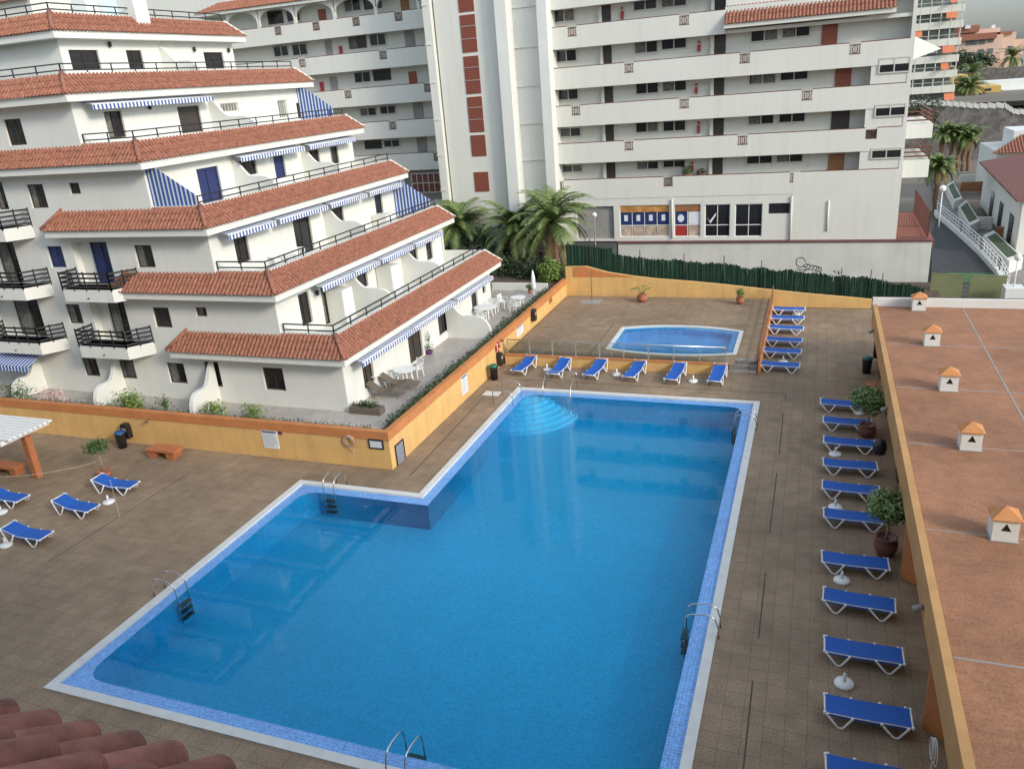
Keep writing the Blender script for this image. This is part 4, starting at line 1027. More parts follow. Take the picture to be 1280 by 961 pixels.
# low ochre wall of the raised deck with glass railing
lwll = empty('raised_deck_wall', (-10, KY0, 0), 'low ochre wall with glass balustrade in front of the paddling pool', 'balustrade wall')
W(MB().box(KX0+.0, -3.85, KY0-.12, KY0-.002, 0, KZ+.0), 'wall_body', 'orange', lwll); W(MB().box(KX0, -3.83, KY0-.15, KY0+.1, KZ+.004, KZ+.07), 'orange_rim', 'orangedark', lwll)
pm_ = MB(); xs_ = [KX0+.15+(12.2)*i/9.0 for i in range(10)]
for x in xs_: pm_.bar((x, KY0, KZ+.05), (x, KY0, KZ+.92), .05, .05)
W(pm_, 'posts', 'concrete', lwll)
W(MB().tube([(xs_[0], KY0, KZ+.93), (xs_[-1], KY0, KZ+.93)], .03, 8), 'handrail', 'steel', lwll)
gp = MB()
for a, b in zip(xs_, xs_[1:]): gp.box(a+.06, b-.06, KY0-.006, KY0+.006, KZ+.13, KZ+.84)
W(gp, 'glass_panels', 'clear', lwll)
br_ = empty('brown_side_rail', (KX1, 46, 0), 'brown slatted rail along the right side of the raised deck', 'railing')
W(MB().box(KX1+.0, KX1+.12, KY0+.1, 53.3, 0, KZ+.12), 'side_wall', 'orangedark', br_)
m = MB()
for y in [KY0+.15+1.45*i for i in range(9)]: m.bar((KX1+.06, y, .05), (KX1+.06, y, KZ+.95), .07, .07)
for zz in (.9, 1.18, 1.46): m.bar((KX1+.06, KY0+.1, zz), (KX1+.06, 53.2, zz), .05, .06)
W(m, 'rails', 'wood', br_)
tag(MB().box(-3.95, -3.83, KY0-.16, KY0+1.1, 0, KZ+.95).build('step_pier', 'orangeroof') , 'narrow ochre pier left of the deck steps', 'pier') if False else None

# ---------------------------------------------------------------- plants
def potted(q, z, ph, pr, cr, ch, label, potmat='terracotta', leafmat='leaf', n=420, ls=.13, rad_=None):
    p = uz(q, z); r = empty('potted_tree', (p.x, p.y, z), label, 'potted plant')
    MB().lathe([(pr*.62, 0), (pr*.95, ph*.35), (pr, ph*.7), (pr*.82, ph*.93), (pr*.95, ph), (pr*.8, ph), (pr*.75, ph*.9)], (0, 0, 0), 20).build('pot', potmat, r)
    MB().tube([(0, 0, ph*.8), (.03, .02, ph+(ch-ph)*.5), (0, 0, ch)], [.045, .035, .03], 8).build('trunk', 'bark', r)
    c = MB()
    for i in range(5):
        a = 2*PI*i/5; c.leaves((cr*.45*math.cos(a), cr*.45*math.sin(a), ch+.05+random.uniform(-.1, .15)), (cr*.62, cr*.62, cr*.6), n//5, ls)
    c.build('crown', leafmat, r); return r
potted((1083, 545), 0, .55, .36, .78, 1.6, 'round leafy tree in a dark pot between the far right loungers', 'darkpot', 'leafpot', 1500, .2)
potted((1106, 693), 0, .68, .36, .66, 1.75, 'round leafy tree in a tall dark pot beside the brick roofed building', 'darkpot', 'leafpot', 1500, .18)
t_ = potted((131, 597), 0, .35, .32, .55, 1.45, 'small pale trunked tree in a terracotta pot on the left deck', 'terracotta', 'leaf', 600, .14)
potted((925, 380), KZ, .48, .26, .30, .75, 'small bushy plant in a terracotta pot at the far wall', 'terracotta', 'leaflight', 200, .16)
# broad leaved plant in the pot
p = uz((803, 377), KZ); r = empty('potted_plant', (p.x, p.y, KZ), 'broad leaved plant in a wide terracotta pot by the far wall left of the pool', 'potted plant')
MB().lathe([(.24, 0), (.36, .2), (.38, .36), (.30, .46), (.34, .50), (.28, .5)], (0, 0, 0), 18).build('pot', 'terracotta', r)
m = MB()
for i in range(9):
    a = 2*PI*i/9+random.random()*.5; h = random.uniform(.3, .75); l = random.uniform(.35, .7); t = Vector((math.cos(a)*l, math.sin(a)*l, .5+h)); b = Vector((0, 0, .45))
    m.tube([b, b.lerp(t, .5)+Vector((0, 0, .12)), t], .015, 5); sdv = Vector((-math.sin(a), math.cos(a), 0))*.15; o_ = Vector((math.cos(a), math.sin(a), -.15))*.26
    m.add([t-o_*.3, t+sdv+o_*.3, t+o_, t-sdv+o_*.3], [(0, 1, 2, 3)])
m.build('leaves', 'leaflight', r)

# planter hedges along the wall tops
def hedgerow(x0, y0, x1, y1, z, n, R, size, label, mat='hedge'):
    m = MB(); L = math.hypot(x1-x0, y1-y0); k = int(L/.45)
    for i in range(k):
        t = (i+.5)/k; h = R*(.8+.5*noise.noise(Vector((x0+t*13.7, y0*3+t*9, 1))))
        if h < .08: continue
        m.leaves((x0+(x1-x0)*t, y0+(y1-y0)*t, z+h*.45), (.3, .24 if x0 != x1 else .34, h), n, size)
    return tag(m.build('planting', mat), label, 'hedge')
hedgerow(WX-.45, 27.6, WX-.45, 50.5, 1.55, 110, .42, .14, 'low clipped hedge on top of the bright ochre wall beside the terrace')
hedgerow(-40, WY+.45, WX-1, WY+.45, 1.58, 40, .2, .11, 'sparse low planting behind the shaded ochre wall')
structure(MB().box(-62, WX-.3, WY+.285, WY+.62, 1.452, 1.60).box(WX-.66, WX-.3, WY+.62, 51, 1.452, 1.60), 'planting_soil', 'soil')
for q, n, R, mt, lb in (((25, 490), 500, (1.3, .6, .75), 'leaf', 'green bush at the far left planter under the blue awning'), ((85, 487), 330, (1.1, .3, .5), 'flower', 'pale flowering shrub in the planter between two curved walls'),
                        ((180, 494), 1200, (1.0, .45, .7), 'leaflight', 'bright green round shrub in the planter'), ((222, 498), 240, (.5, .25, .6), 'leaf', 'sparse upright shrub left of the right curved wall'),
                        ((277, 506), 500, (.75, .4, .5), 'leaflight', 'light green shrub before the right curved wall'), ((325, 510), 420, (.75, .35, .5), 'leaflight', 'small light shrub right of the right curved wall')):
    p = uz(q, 1.9); m = MB(); m.leaves((p.x, WY+.6, 1.95), R, n, .13, .6); tag(m.build('shrub', mt), lb, 'shrub')

def palm_mesh(fr=60, L=2.9, name='crown', droop=1.0):
    m = MB(); dry = MB()
    for i in range(fr):
        a = 2*PI*((i*.618) % 1)+random.uniform(-.2, .2); el = random.uniform(-.55, 1.35) if i > 8 else random.uniform(.9, 1.45)
        l = L*random.uniform(.8, 1.05); P = Vector((0, 0, 0)); pts = []; ang = el; n = 13
        for k in range(n+1):
            pts.append(P.copy()); P = P+Vector((math.cos(a)*math.cos(ang), math.sin(a)*math.cos(ang), math.sin(ang)))*(l/n); ang -= (.06+.10*k/n)*droop*1.3
        tgt = dry if el < -.32 else m
        tgt.tube(pts, [.035-.025*k/n for k in range(n+1)], 4)
        s = Vector((-math.sin(a), math.cos(a), 0))
        for k in range(2, n*3):
            t = k/(n*3); j = min(int(t*n), n-1); q = pts[j].lerp(pts[j+1], t*n-j); dr = (pts[j+1]-pts[j]).normalized()
            ll = .55*math.sin(PI*min(1, t*.9+.13))**.7*L/2.9
            for sg in (-1, 1):
                d_ = (s*sg*.8+dr*.62+Vector((0, 0, -.25+random.uniform(-.15, .15)))).normalized(); w_ = dr*.055
                tgt.add([q-w_, q+w_, q+d_*ll], [(0, 1, 2)])
    return m, dry
def palm(x, y, z, h, L, label, fr=70, tr=.42, cat='palm tree', group=None, name='palm_tree'):
    r = empty(name, (x, y, z), label, cat, group)
    t = MB(); n = max(4, int(h/.25)); t.tube([(0.05*math.sin(i*.7), 0, h*i/n) for i in range(n+1)], [tr*(1.0+.16*(i % 2)) * (1.15 if i > n-3 else 1) for i in range(n+1)], 12); t.build('trunk', 'trunk', r)
    a, b = palm_mesh(fr, L)
    for v, mt, nm in ((a, 'palm', 'crown'), (b, 'palmdry', 'dry_fronds')):
        if v.v: o = v.build(nm, mt, r); o.location = (0, 0, h)
    return r
p1 = uy((689, 279), 57.5); palm(p1.x, 57.5, 1.4, p1.z-1.4, 4.3, 'rightmost and nearest date palm before the white block', 62)
p2 = uy((644, 287), 58.5); palm(p2.x, 58.5, 1.4, p2.z-1.4, 4.0, 'middle date palm overlapping the right one', 56)
p3 = uy((573, 283), 60); palm(p3.x, 60, 1.4, p3.z-1.4, 4.0, 'left date palm half hidden behind the tiled terrace roof', 56)
def bush(c, R, n, ls, mt, lb, nm='bush'): tag(MB().leaves(c, R, n, ls, .5).build(nm, mt), lb, 'bush')
c = uy((610, 320), 56); bush((c.x, 56, 2.0), (2.6, 1.3, 1.3), 3000, .26, 'hedge', 'dark dense bush behind the terrace below the left palms')
c = uy((665, 335), 55); bush((c.x, 55.2, 1.9), (1.7, .9, 1.2), 2200, .24, 'hedge', 'dark bush between the palm trunks')
c = uy((693, 342), 54); bush((c.x-.2, 54, 2.2), (1.0, .7, 1.0), 1800, .24, 'leaflight', 'light green bush at the end of the ochre wall')
c = uy((580, 305), 58); bush((c.x, 59, 3.0), (2.6, 1.2, 1.8), 2600, .26, 'hedge', 'dark hedge below the white tower')
# low wall and garden furniture at the terrace end
a = uz((600, 364), 1.45); tag(MB().box(a.x-3, WX-.7, 51.2, 51.4, 1.40, 1.95).build('garden_kerb_wall', 'white'), 'low white wall at the far end of the house terrace', 'wall')

# ---------------------------------------------------------------- small furniture
def chair(loc, rz, label, mat='plastic', group=None):
    r = empty('garden_chair', loc, label, 'chair', group, rz)
    MB().box(-.24, .24, -.22, .22, .42, .45).build('seat', mat, r)
    m = MB(); n = 6
    for i in range(n): a = -.22+.44*i/(n-1); m.bar((a, .22, .44), (a*1.08, .30, .85), .045, .02)
    m.bar((-.26, .30, .86), (.26, .30, .86), .05, .06); m.build('backrest', mat, r)
    for x in (-.21, .21):
        for y in (-.19, .2): MB().bar((x, y, .42), (x*1.15, y*1.15, 0), .045, .045).build('leg', mat, r)
        MB().box(x*1.16-.02, x*1.16+.02, -.2, .26, .64, .67).box(x*1.16-.02, x*1.16+.02, -.2, -.16, .42, .64).build('armrest', mat, r)
    return r
def table(loc, R, label, mat='plastic', sx=1):
    r = empty('garden_table', loc, label, 'table')
    MB().prism([(R*sx*math.cos(2*PI*i/24), R*math.sin(2*PI*i/24), .70) for i in range(24)], (0, 0, .03)).build('table_top', mat, r)
    for a in range(4): t = PI/4+a*PI/2; MB().bar((R*.6*sx*math.cos(t), R*.6*math.sin(t), .70), (R*.75*sx*math.cos(t), R*.75*math.sin(t), 0), .05, .05).build('leg', mat, r)
    return r
tp = uz((505, 462), 2.15); table((tp.x, tp.y, 1.45), .55, 'white oval plastic table on the ground terrace before the brown doors')
chair((tp.x+.2, tp.y+.95, 1.45), rad(-20), 'white plastic chair beyond the oval table on the ground terrace'); chair((tp.x-.75, tp.y-.25, 1.45), rad(110), 'white plastic chair left of the oval table on the ground terrace')
# brown loungers
def brown(loc, rz, label):
    r = empty('folding_lounger', loc, label, 'lounger', 'brown rattan loungers on the terrace', rz)
    pts = [(-.95, .72), (-.45, .36), (-.1, .30), (.35, .38), (.95, .24)]; m = MB()
    for a, b in zip(pts, pts[1:]): m.prism([(a[0], -.3, a[1]), (b[0], -.3, b[1]), (b[0], -.3, b[1]+.035), (a[0], -.3, a[1]+.035)], (0, .6, 0))
    m.build('seat', 'rattan', r)
    for s_ in (-.3, .3): MB().tube([(-.5, s_, .36), (-.6, s_, 0)], .018, 6).build('leg', 'rattan', r); MB().tube([(.5, s_, .34), (.6, s_, 0)], .018, 6).build('leg', 'rattan', r)
for q, lb in (((500, 476), 'brown curved lounger nearer the oval table on the terrace'), ((484, 486), 'brown curved lounger beside the brown planter on the terrace')):
    p = uz(q, 1.85); brown((p.x, p.y, 1.45), rad(8), lb)
p = uz((459, 512), 1.6); r = empty('planter_box', (p.x, p.y, 1.45), 'brown wooden planter box with low plants at the terrace corner', 'planter')
MB().box(-.8, .8, -.25, .25, 0, .32).build('box', 'rattan', r); MB().leaves((0, 0, .4), (.75, .22, .22), 420, .12).build('plants', 'hedge', r)
p = uz((462, 488), 1.5); tag(MB().tube([(p.x-.9, p.y-.1, 1.47), (p.x-.6, p.y, 2.2), (p.x+.5, p.y+.3, 2.25), (p.x+.9, p.y+.3, 1.47)], .02, 6).box(p.x-.6, p.x+.5, p.y-.05, p.y+.35, 2.2, 2.22).build('drying_rack', 'plastic'), 'white folding drying rack behind the brown planter', 'drying rack')
p = uz((541, 442), 1.47); r = empty('flower_pot', (p.x-.2, p.y, 1.45), 'purple flower pot with tall thin plant beside the curved terrace wall', 'flower pot'); MB().lathe([(.16, 0), (.22, .2), (.2, .2)], (0, 0, 0), 12).build('pot', 'purple', r); MB().tube([(0, 0, .15), (.05, 0, 1.3)], .015, 5).leaves((0, 0, .4), (.3, .3, .25), 120, .1).leaves((.04, 0, 1), (.12, .12, .35), 60, .1).build('plant', 'leaf', r)
p = uz((606, 385), 2.1); table((p.x, p.y, 1.45), .7, 'white table among plants on the far end of the ground terrace', 'plastic', 1)
for i, (dx, dy, rz, lb) in enumerate(((.1, 1.1, 0, 'white chair beyond the far terrace table'), (-1.1, -.2, 100, 'white chair left of the far terrace table'), (.2, -1.1, 180, 'white chair on the near side of the far terrace table'))): chair((p.x+dx, p.y+dy, 1.45), rad(rz), lb)
p = uz((655, 375), 1.9); table((p.x-.3, p.y-.3, 1.45), .5, 'white round table near the garden wall at the terrace end')
chair((p.x-1.3, p.y-.4, 1.45), rad(80), 'white chair left of the table near the garden wall'); chair((p.x-.2, p.y-1.3, 1.45), rad(170), 'white chair on the near side of the table by the garden wall')
tag(MB().tube([uz((668, 372), 1.45), uz((668, 372), 1.45)+Vector((0, 0, .5))], .03, 8).lathe([(.06, .5), (.16, .7), (.13, 1.4), (.03, 1.9)], tuple(uz((668, 372), 1.45)), 10).build('closed_parasol', 'plastic'), 'closed white parasol by the low garden wall', 'parasol')
for q, lb, h in (((566, 412), 'leafy pot plant against the terrace house wall', .9), ((578, 404), 'tall pot plant beside the far terrace door', 1.1), ((612, 368), 'pot plant at the far corner of the terraced block', .8), ((692, 345), 'pot plant at the garden wall end', .5)):
    p = uz(q, 1.45); 
    if q[0] > 690: p = Vector((-18.2, 50.5, 1.45))
    r = empty('potted_plant', (p.x, p.y, 1.45), lb, 'potted plant'); MB().lathe([(.12, 0), (.17, .25), (.15, .25)], (0, 0, 0), 12).build('pot', 'terracotta', r); MB().leaves((0, 0, .25+h*.45), (.28, .28, h*.45), 260, .13).build('foliage', 'leaf', r)
# upper terrace furniture
xk = XW[2]+1.5
p = ux((358, 316), xk); table((xk, p.y, FL[2]), .45, 'white round table on the third storey terrace'); 
chair((xk, ux((345, 322), xk).y, FL[2]), rad(160), 'white chair at the left of the third storey terrace table'); chair((xk, ux((373, 312), xk).y, FL[2]), rad(20), 'white chair at the right of the third storey terrace table')
for k, q, w_, lb in ((1, (437, 385), .8, 'white wardrobe cabinet by the left dividing wall on the second storey terrace'), (1, (497, 360), .8, 'white cabinet beside the right dividing wall on the second storey terrace'), (2, (487, 275), .5, 'pale storage box on the third storey terrace')):
    x = XW[k]+.5; y = ux(q, x+.5).y; h = 1.75 if w_ > .6 else .8
    r = empty('terrace_cabinet', (x, y, FL[k]), lb, 'cabinet'); MB().box(-.45, .5, -.5, .5, 0, h).build('body', 'white2', r); MB().box(.502, .52, -.45, -.01, .08, h-.06).box(.502, .52, .01, .45, .08, h-.06).build('doors', 'plastic', r)

# bench, bins, pergola, signs, life rings, chain
p = uz((206, 562), .35); r = empty('bench', (p.x, p.y, 0), 'terracotta coloured bench against the shaded ochre wall', 'bench')
MB().box(-.85, .85, -.35, .35, .36, .46).build('seat', 'bench', r)
for s_ in (-.55, .55): MB().prism([(s_-.22, -.3, 0), (s_+.1, -.3, 0), (s_+.25, -.3, .36), (s_-.3, -.3, .36)], (0, .6, 0)).build('leg', 'bench', r)
def bin_(q, label, lid='bingreen', z=0, h=.75, x=None, y=None):
    p = uz(q, z)
    if x is not None: p.x = x
    if y is not None: p.y = y
    r = empty('waste_bin', (p.x, p.y, z), label, 'bin'); MB().lathe([(.20, 0), (.24, h*.95), (.25, h)], (0, 0, 0), 16).build('body', 'binblack', r)
    MB().lathe([(.26, h), (.26, h+.05), (.17, h+.12), (.03, h+.14)], (0, 0, 0), 16).build('lid', lid, r)
bin_((154, 559), 'blue lidded black bin beside the wall behind the small potted tree', 'binblue'); bin_((618, 474), 'green lidded black bin in the corner by the low ochre wall', 'bingreen'); bin_((1083, 466), 'dark bin with green lid beside the brick roofed building', 'bingreen')
def wallbin(x, y, z, n, label, w_=.42, h=.75):
    r = empty('wall_bin', (x, y, z), label, 'bin'); m = MB()
    if n == 'y': m.prism([(-w_/2, 0, 0), (w_/2, 0, 0), (w_/2, 0, h*.8), (w_*.3, 0, h), (-w_*.3, 0, h), (-w_/2, 0, h*.8)], (0, -.28, 0)); f = MB().box(-w_*.3, w_*.3, -.29, -.282, h*.5, h*.72)
    else: m.prism([(0, -w_/2, 0), (0, w_/2, 0), (0, w_/2, h*.8), (0, w_*.3, h), (0, -w_*.3, h), (0, -w_/2, h*.8)], (.28*(1 if n == 'x' else -1), 0, 0)); s_ = (1 if n == 'x' else -1); f = MB().box(.282*s_, .29*s_, -w_*.3, w_*.3, h*.5, h*.72)
    m.build('body', 'binblack', r); f.build('slot', 'concrete', r)
p = uy((165, 553), WY); wallbin(p.x, WY, .35, 'y', 'black wall bin beside the blue lidded bin')
p = ux((665.6, 412), WX); wallbin(WX, p.y, KZ+.45, 'x', 'black wall bin on the bright ochre wall above the raised deck')
p = ux((621, 462), WX); wallbin(WX, p.y+.25, .22, 'x', 'black wall bin above the green lidded bin in the corner')
p = ux((1107, 572), RX); r = empty('black_bag', (RX-.03, p.y, .75), 'round black bag hanging on the side of the bath house', 'bag'); MB().lathe([(.04, 0), (.22, .08), (.26, .35), (.2, .6), (.05, .68)], (-.2, 0, 0), 12).build('bag_body', 'binblack', r)
p = ux((1087, 452), RX); wallbin(RX+.44, 42.6, .5, '-x', 'dark wall bin behind the green lidded bin', .45, .8)
def sign(name, plane, tl, br, label, mat='sign', lines=9, cat='sign', arch=False, frame=None):
    if plane == 'f': a = uy(tl, WY); b = uy(br, WY); P = front(WY); u0, u1 = a.x, b.x
    else: a = ux(tl, WX); b = ux(br, WX); P = side(WX); u0, u1 = min(a.y, b.y), max(a.y, b.y)
    z0, z1 = sorted((a.z, b.z)); z1 = min(z1, 1.36) if cat != 'hatch' else z1; c = P((u0+u1)/2, z0, 0)
    r = empty(name, c, label, cat)
    W(pbox(MB(), P, u0, u1, z0, z1, .0, .025), 'board', mat, r)
    if frame: 
        m = MB(); 
        for q in ((u0-.05, u1+.05, z0-.05, z0), (u0-.05, u1+.05, z1, z1+.05), (u0-.05, u0, z0, z1), (u1, u1+.05, z0, z1)): pbox(m, P, *q, 0, .05)
        W(m, 'frame', frame, r)
    if lines:
        m = MB(); hh = (z1-z0)
        for i in range(lines):
            zz = z1-hh*(.2+.75*i/lines); wl = (u1-u0)*random.uniform(.55, .85)
            m_u = u0+(u1-u0)*.08; k = m_u
            while k < m_u+wl: l = random.uniform(.03, .1); pbox(m, P, k, min(k+l, u1-.03), zz-hh*.016, zz+hh*.008, .026, .029); k += l+.025
        W(m, 'lettering', 'signgrey', r)
        W(pbox(MB(), P, u0+.04, u1-.04, z1-hh*.12, z1-hh*.04, .026, .03), 'heading', 'navy', r)
    return r
sign('pool_rules_board', 'f', (325, 530), (350, 561), 'tall white pool rules board on the shaded ochre wall')
sign('notice', 'f', (347, 535), (353, 543), 'small purple notice beside the white rules board', 'purple', 0)
sign('map_frame', 'f', (461, 543), (479, 560), 'dark framed square noticeboard near the wall corner', 'sign', 4, frame='iron')
sign('notice', 's', (575, 465), (585, 488), 'tall white rules board on the sunlit ochre wall above the pool')
sign('notice', 's', (645, 405), (654, 415), 'small white sign on the ochre wall near the glass balustrade', 'sign', 5)
sign('wall_hatch', 's', (493.5, 558), (506, 574), 'dark square hatch low on the ochre wall near the corner', 'signgrey', 0, 'hatch', frame='binblack')
sign('wall_hatch', 's', (686, 370), (690, 377), 'brown little hatch in the ochre wall over the raised deck', 'wood', 0, 'hatch')
def torus(mb, c, R, r, ax='y', n=20, seg=None):
    pts = []
    for i in range(n+1):
        a = 2*PI*i/n; pts.append((c[0]+(R*math.cos(a) if ax == 'y' else 0), c[1]+(R*math.cos(a) if ax == 'x' else 0), c[2]+R*math.sin(a)))
    return mb.tube(pts, r, 8, False)
p = uy((437.5, 550), WY); r = empty('life_ring', (p.x, WY-.06, p.z), 'life ring with rope hanging on the shaded ochre wall', 'life ring'); torus(MB(), (0, 0, 0), .24, .06).build('ring', 'bench', r)
m = MB(); torus(m, (0, -.05, 0), .26, .012); torus(m, (0, -.055, .02), .18, .012); m.tube([(.05, -.04, -.25), (.1, -.04, -.5), (.16, -.04, -.35), (.2, -.04, -.55)], .012, 5); m.build('rope', 'rope', r)
p = ux((621, 434), WX); r = empty('life_ring', (WX+.06, p.y, p.z), 'red and white life ring on the sunlit ochre wall left of the balustrade', 'life ring'); torus(MB(), (0, 0, 0), .25, .06, 'x').build('ring', 'red', r)
m = MB()
for a in range(4): t = a*PI/2+.7; m.tube([(0, .25*math.cos(t-.12), .25*math.sin(t-.12)), (0, .25*math.cos(t+.12), .25*math.sin(t+.12))], .066, 8)
m.build('bands', 'plastic', r)
for q, pl, lb in (((187, 523), 'f', 'small wall light on the shaded ochre wall above the bench'), ((624, 424), 's', 'small wall light near the end of the balustrade')):
    p = uy(q, WY) if pl == 'f' else ux(q, WX); d_ = (0, -.2, 0) if pl == 'f' else (.2, 0, 0)
    tag(MB().tube([tuple(p), tuple(p+Vector(d_))], .02, 6).tube([tuple(p+Vector(d_)), tuple(p+Vector(d_)+Vector((0, -.02, -.12)))], [.05, .09], 8).build('wall_light', 'darkpot'), lb, 'wall light')
# pergola at the far left
r = empty('pergola', (-34, 22.5, 0), 'white slatted pergola on an orange post at the left edge', 'pergola')
a = uz((62, 527), 2.6)
px1 = a.x; y0 = uz((8, 553), 2.6).y; y1 = a.y
m = MB()
for i in range(9): yy = y0+.15+(y1-y0-.2)*i/8; m.box(-42, px1+.1-.0*i, yy-.09, yy+.09, 2.62, 2.70)
W(m, 'roof_slats', 'plastic', r); W(MB().box(px1-.35, px1-.2, y0-.1, y1+.1, 2.42, 2.60).box(-37.5, -37.35, y0-.1, y1+.1, 2.42, 2.6), 'beams', 'plastic', r)
pp = uz((48, 596)); tp_ = uz((32, 545), 2.42); 
W(MB().box(pp.x-.15, pp.x+.15, pp.y-.15, pp.y+.15, 0, 2.42), 'post', 'bench', r); W(MB().box(-37.6, -37.3, pp.y-.15, pp.y+.15, 0, 2.42), 'post', 'bench', r)
p = uz((12, 585), .4); r = empty('bench', (p.x-.4, p.y+.2, 0), 'terracotta coloured bench under the pergola', 'bench'); MB().box(-1.0, .85, -.3, .3, .36, .46).build('seat', 'bench', r)
for s_ in (-.75, .6): MB().prism([(s_-.2, -.25, 0), (s_+.1, -.25, 0), (s_+.2, -.25, .36), (s_-.25, -.25, .36)], (0, .5, 0)).build('leg', 'bench', r)
def chain(a, b, sag, label, n=26):
    m = MB()
    for i in range(n):
        t = i/n; p = a.lerp(b, t); p.z -= sag*4*t*(1-t); p2 = a.lerp(b, t+.5/n); p2.z -= sag*4*(t+.5/n)*(1-t-.5/n)
        m.tube([tuple(p), tuple(p2)], .016, 5)
    tag(m.build('barrier_chain', 'rope'), label, 'chain')
pst = uz((150, 647)); tp1 = uy((137, 598), pst.y)
chain(Vector((pst.x, pst.y, .03)), tp1, .05, 'red and white chain hanging across the left deck beside a lounger', 16)
chain(uz((0, 596), .9), uz((120, 577), .8), .15, 'white chain stretched from the left edge towards the small potted tree', 34)
# shower pole on raised deck
p = uz((740, 376), KZ); r = empty('outdoor_shower', (p.x, p.y, KZ), 'thin steel shower pole over a grey drain square on the raised deck', 'shower'); MB().tube([(0, 0, 0), (0, 0, 2.1), (0, -.2, 2.15)], .025, 8).build('pole', 'steel', r); MB().box(-.7, .7, -.8, .3, .004, .012).build('drain_tray', 'concrete', r)
tag(MB().box(*[0, 0, 0, 0, 0, 0]).build('x', 'concrete')) if False else None
a = uz((615, 492), .0); tag(MB().box(a.x-.45, a.x+.45, a.y-.3, a.y+.3, .003, .012).build('floor_hatch', 'coping'), 'pale square hatch in the deck left of the pool corner', 'hatch')
p = uz((1090, 486), .4); r = empty('bench', (RX-.12, p.y, 0), 'terracotta bench against the bath house between the far bin and the far potted tree', 'bench')
MB().box(-.25, .25, -.85, .85, .36, .46).build('seat', 'bench', r)
for s_ in (-.55, .55): MB().prism([(-.22, s_-.22, 0), (-.22, s_+.1, 0), (-.22, s_+.25, .36), (-.22, s_-.3, .36)], (.44, 0, 0)).build('leg', 'bench', r)
p = ux((1124, 602), RX+.1); r = empty('fire_extinguisher', (RX+.02, p.y, .45), 'red fire extinguisher on the bath house wall beside the near potted tree', 'fire extinguisher')
MB().lathe([(.02, 0), (.1, .02), (.1, .5), (.04, .6)], (0, 0, 0), 12).build('cylinder', 'red', r); MB().lathe([(.03, .6), (.03, .68), (.06, .70), (.02, .73)], (0, 0, 0), 8).build('valve', 'iron', r)
# hose and tangle on the bath house wall, near
p = ux((1178, 905), RX)
m = MB()
for i in range(3): torus(m, (RX-.05-.03*i, p.y+.05*i, 1.35), .28-.03*i, .015, 'x')
m.tube([(RX-.08, p.y, 1.1), (RX-.12, p.y-.1, .7), (RX-.1, p.y-.2, .4), (RX-.15, p.y-.3, .1)], .015, 6)
tag(m.build('garden_hose', 'rope'), 'coiled pale hose and straps hanging on the near wall of the bath house', 'hose')

# street lamps with globes
def lamp(base, top, label, R=.19, mat='plastic'):
    r = empty('street_lamp', base, label, 'street lamp'); h = top.z-base.z
    MB().tube([(0, 0, 0), (0, 0, h)], [.06, .04], 8).build('post', mat, r); MB().lathe([(.02, h-.02), (R*.7, h+.06), (R, h+R), (R*.7, h+R*1.7), (.02, h+R*2)], (0, 0, 0), 14).build('globe', 'globe', r)
t = uy((743, 272), 60.5); lamp(Vector((t.x, 60.5, 1.4)), t, 'globe street lamp between the palms and the shops', .2, 'concrete')
t = uy((1177, 240), 76); b = uy((1173, 284), 76); lamp(b, t, 'white globe lamp at the top of the ramp', .28)
b = uy((1267, 360), 58.5); t = uy((1273, 326), 58.5); 
lamp(b, t, 'white globe lamp on a white block at the right edge', .24)
blk = tag(MB().box(b.x-.55, b.x+.55, 57.9, 59.1, -1.6, b.z+.1).build('lamp_plinth', 'white'), 'white block carrying the right globe lamp', 'plinth')

# ---------------------------------------------------------------- right background: ramp, planters, house
G = -1.2
def gp_(q, z=G): return uz(q, z)
m = MB(); R_ = [(1163, 372), (1258, 372), (1253, 348), (1230, 322), (1205, 298), (1172, 271), (1166, 290)]
m.add([tuple(gp_(q)) for q in R_], [tuple(range(len(R_)))]); structure(m, 'ramp_road', 'asphalt')
m = MB(); m.add([tuple(gp_(q, G+.004)) for q in ((1185, 341), (1251, 341), (1253, 352), (1182, 352))], [(0, 1, 2, 3)]); structure(m, 'green_carpet', 'turf')
m = MB(); R_ = [(1254, 372), (1300, 372), (1300, 330), (1245, 300), (1190, 235), (1172, 200), (1164, 210), (1172, 269), (1207, 296), (1233, 320)]
m.add([tuple(gp_(q, G-.01)) for q in R_], [tuple(range(len(R_)))]); structure(m, 'walkway', 'pavement')
kr = MB(); rl = MB(); seq = [gp_(q) for q in ((1259, 366), (1248, 344), (1225, 318), (1200, 295), (1172, 271), (1167, 262))]
for a, b in zip(seq, seq[1:]):
    kr.bar((a.x, a.y, G+.15), (b.x, b.y, G+.15), .35, .5)
    for zz in (.75, 1.05, 1.35): rl.bar((a.x, a.y, G+zz), (b.x, b.y, G+zz), .06, .06)
    n = max(1, int((b-a).length/1.1))
    for i in range(n+1): q = a.lerp(b, i/n); rl.bar((q.x, q.y, G+.2), (q.x, q.y, G+1.38), .06, .06)
rr = empty('ramp_railing', seq[0], 'white painted railing on a kerb beside the dark ramp', 'railing'); W(kr, 'kerb', 'white', rr); W(rl, 'bars', 'plastic', rr)
a = gp_((1163, 377)); b = gp_((1260, 377)); gt = empty('green_gate', (a.x, a.y, G), 'olive green metal gate across the foot of the ramp', 'gate'); gy = a.y
xa, xb = uy((1164, 350), gy).x, uy((1259, 350), gy).x; zt = uy((1200, 343), gy).z
for i, (u, v) in enumerate(((xa, xa+(xb-xa)*.43), (xa+(xb-xa)*.52, xb))): W(MB().box(u, v, gy, gy+.08, G-.4, zt-.15*i), 'gate_leaf', 'gategreen', gt)
m = MB(); 
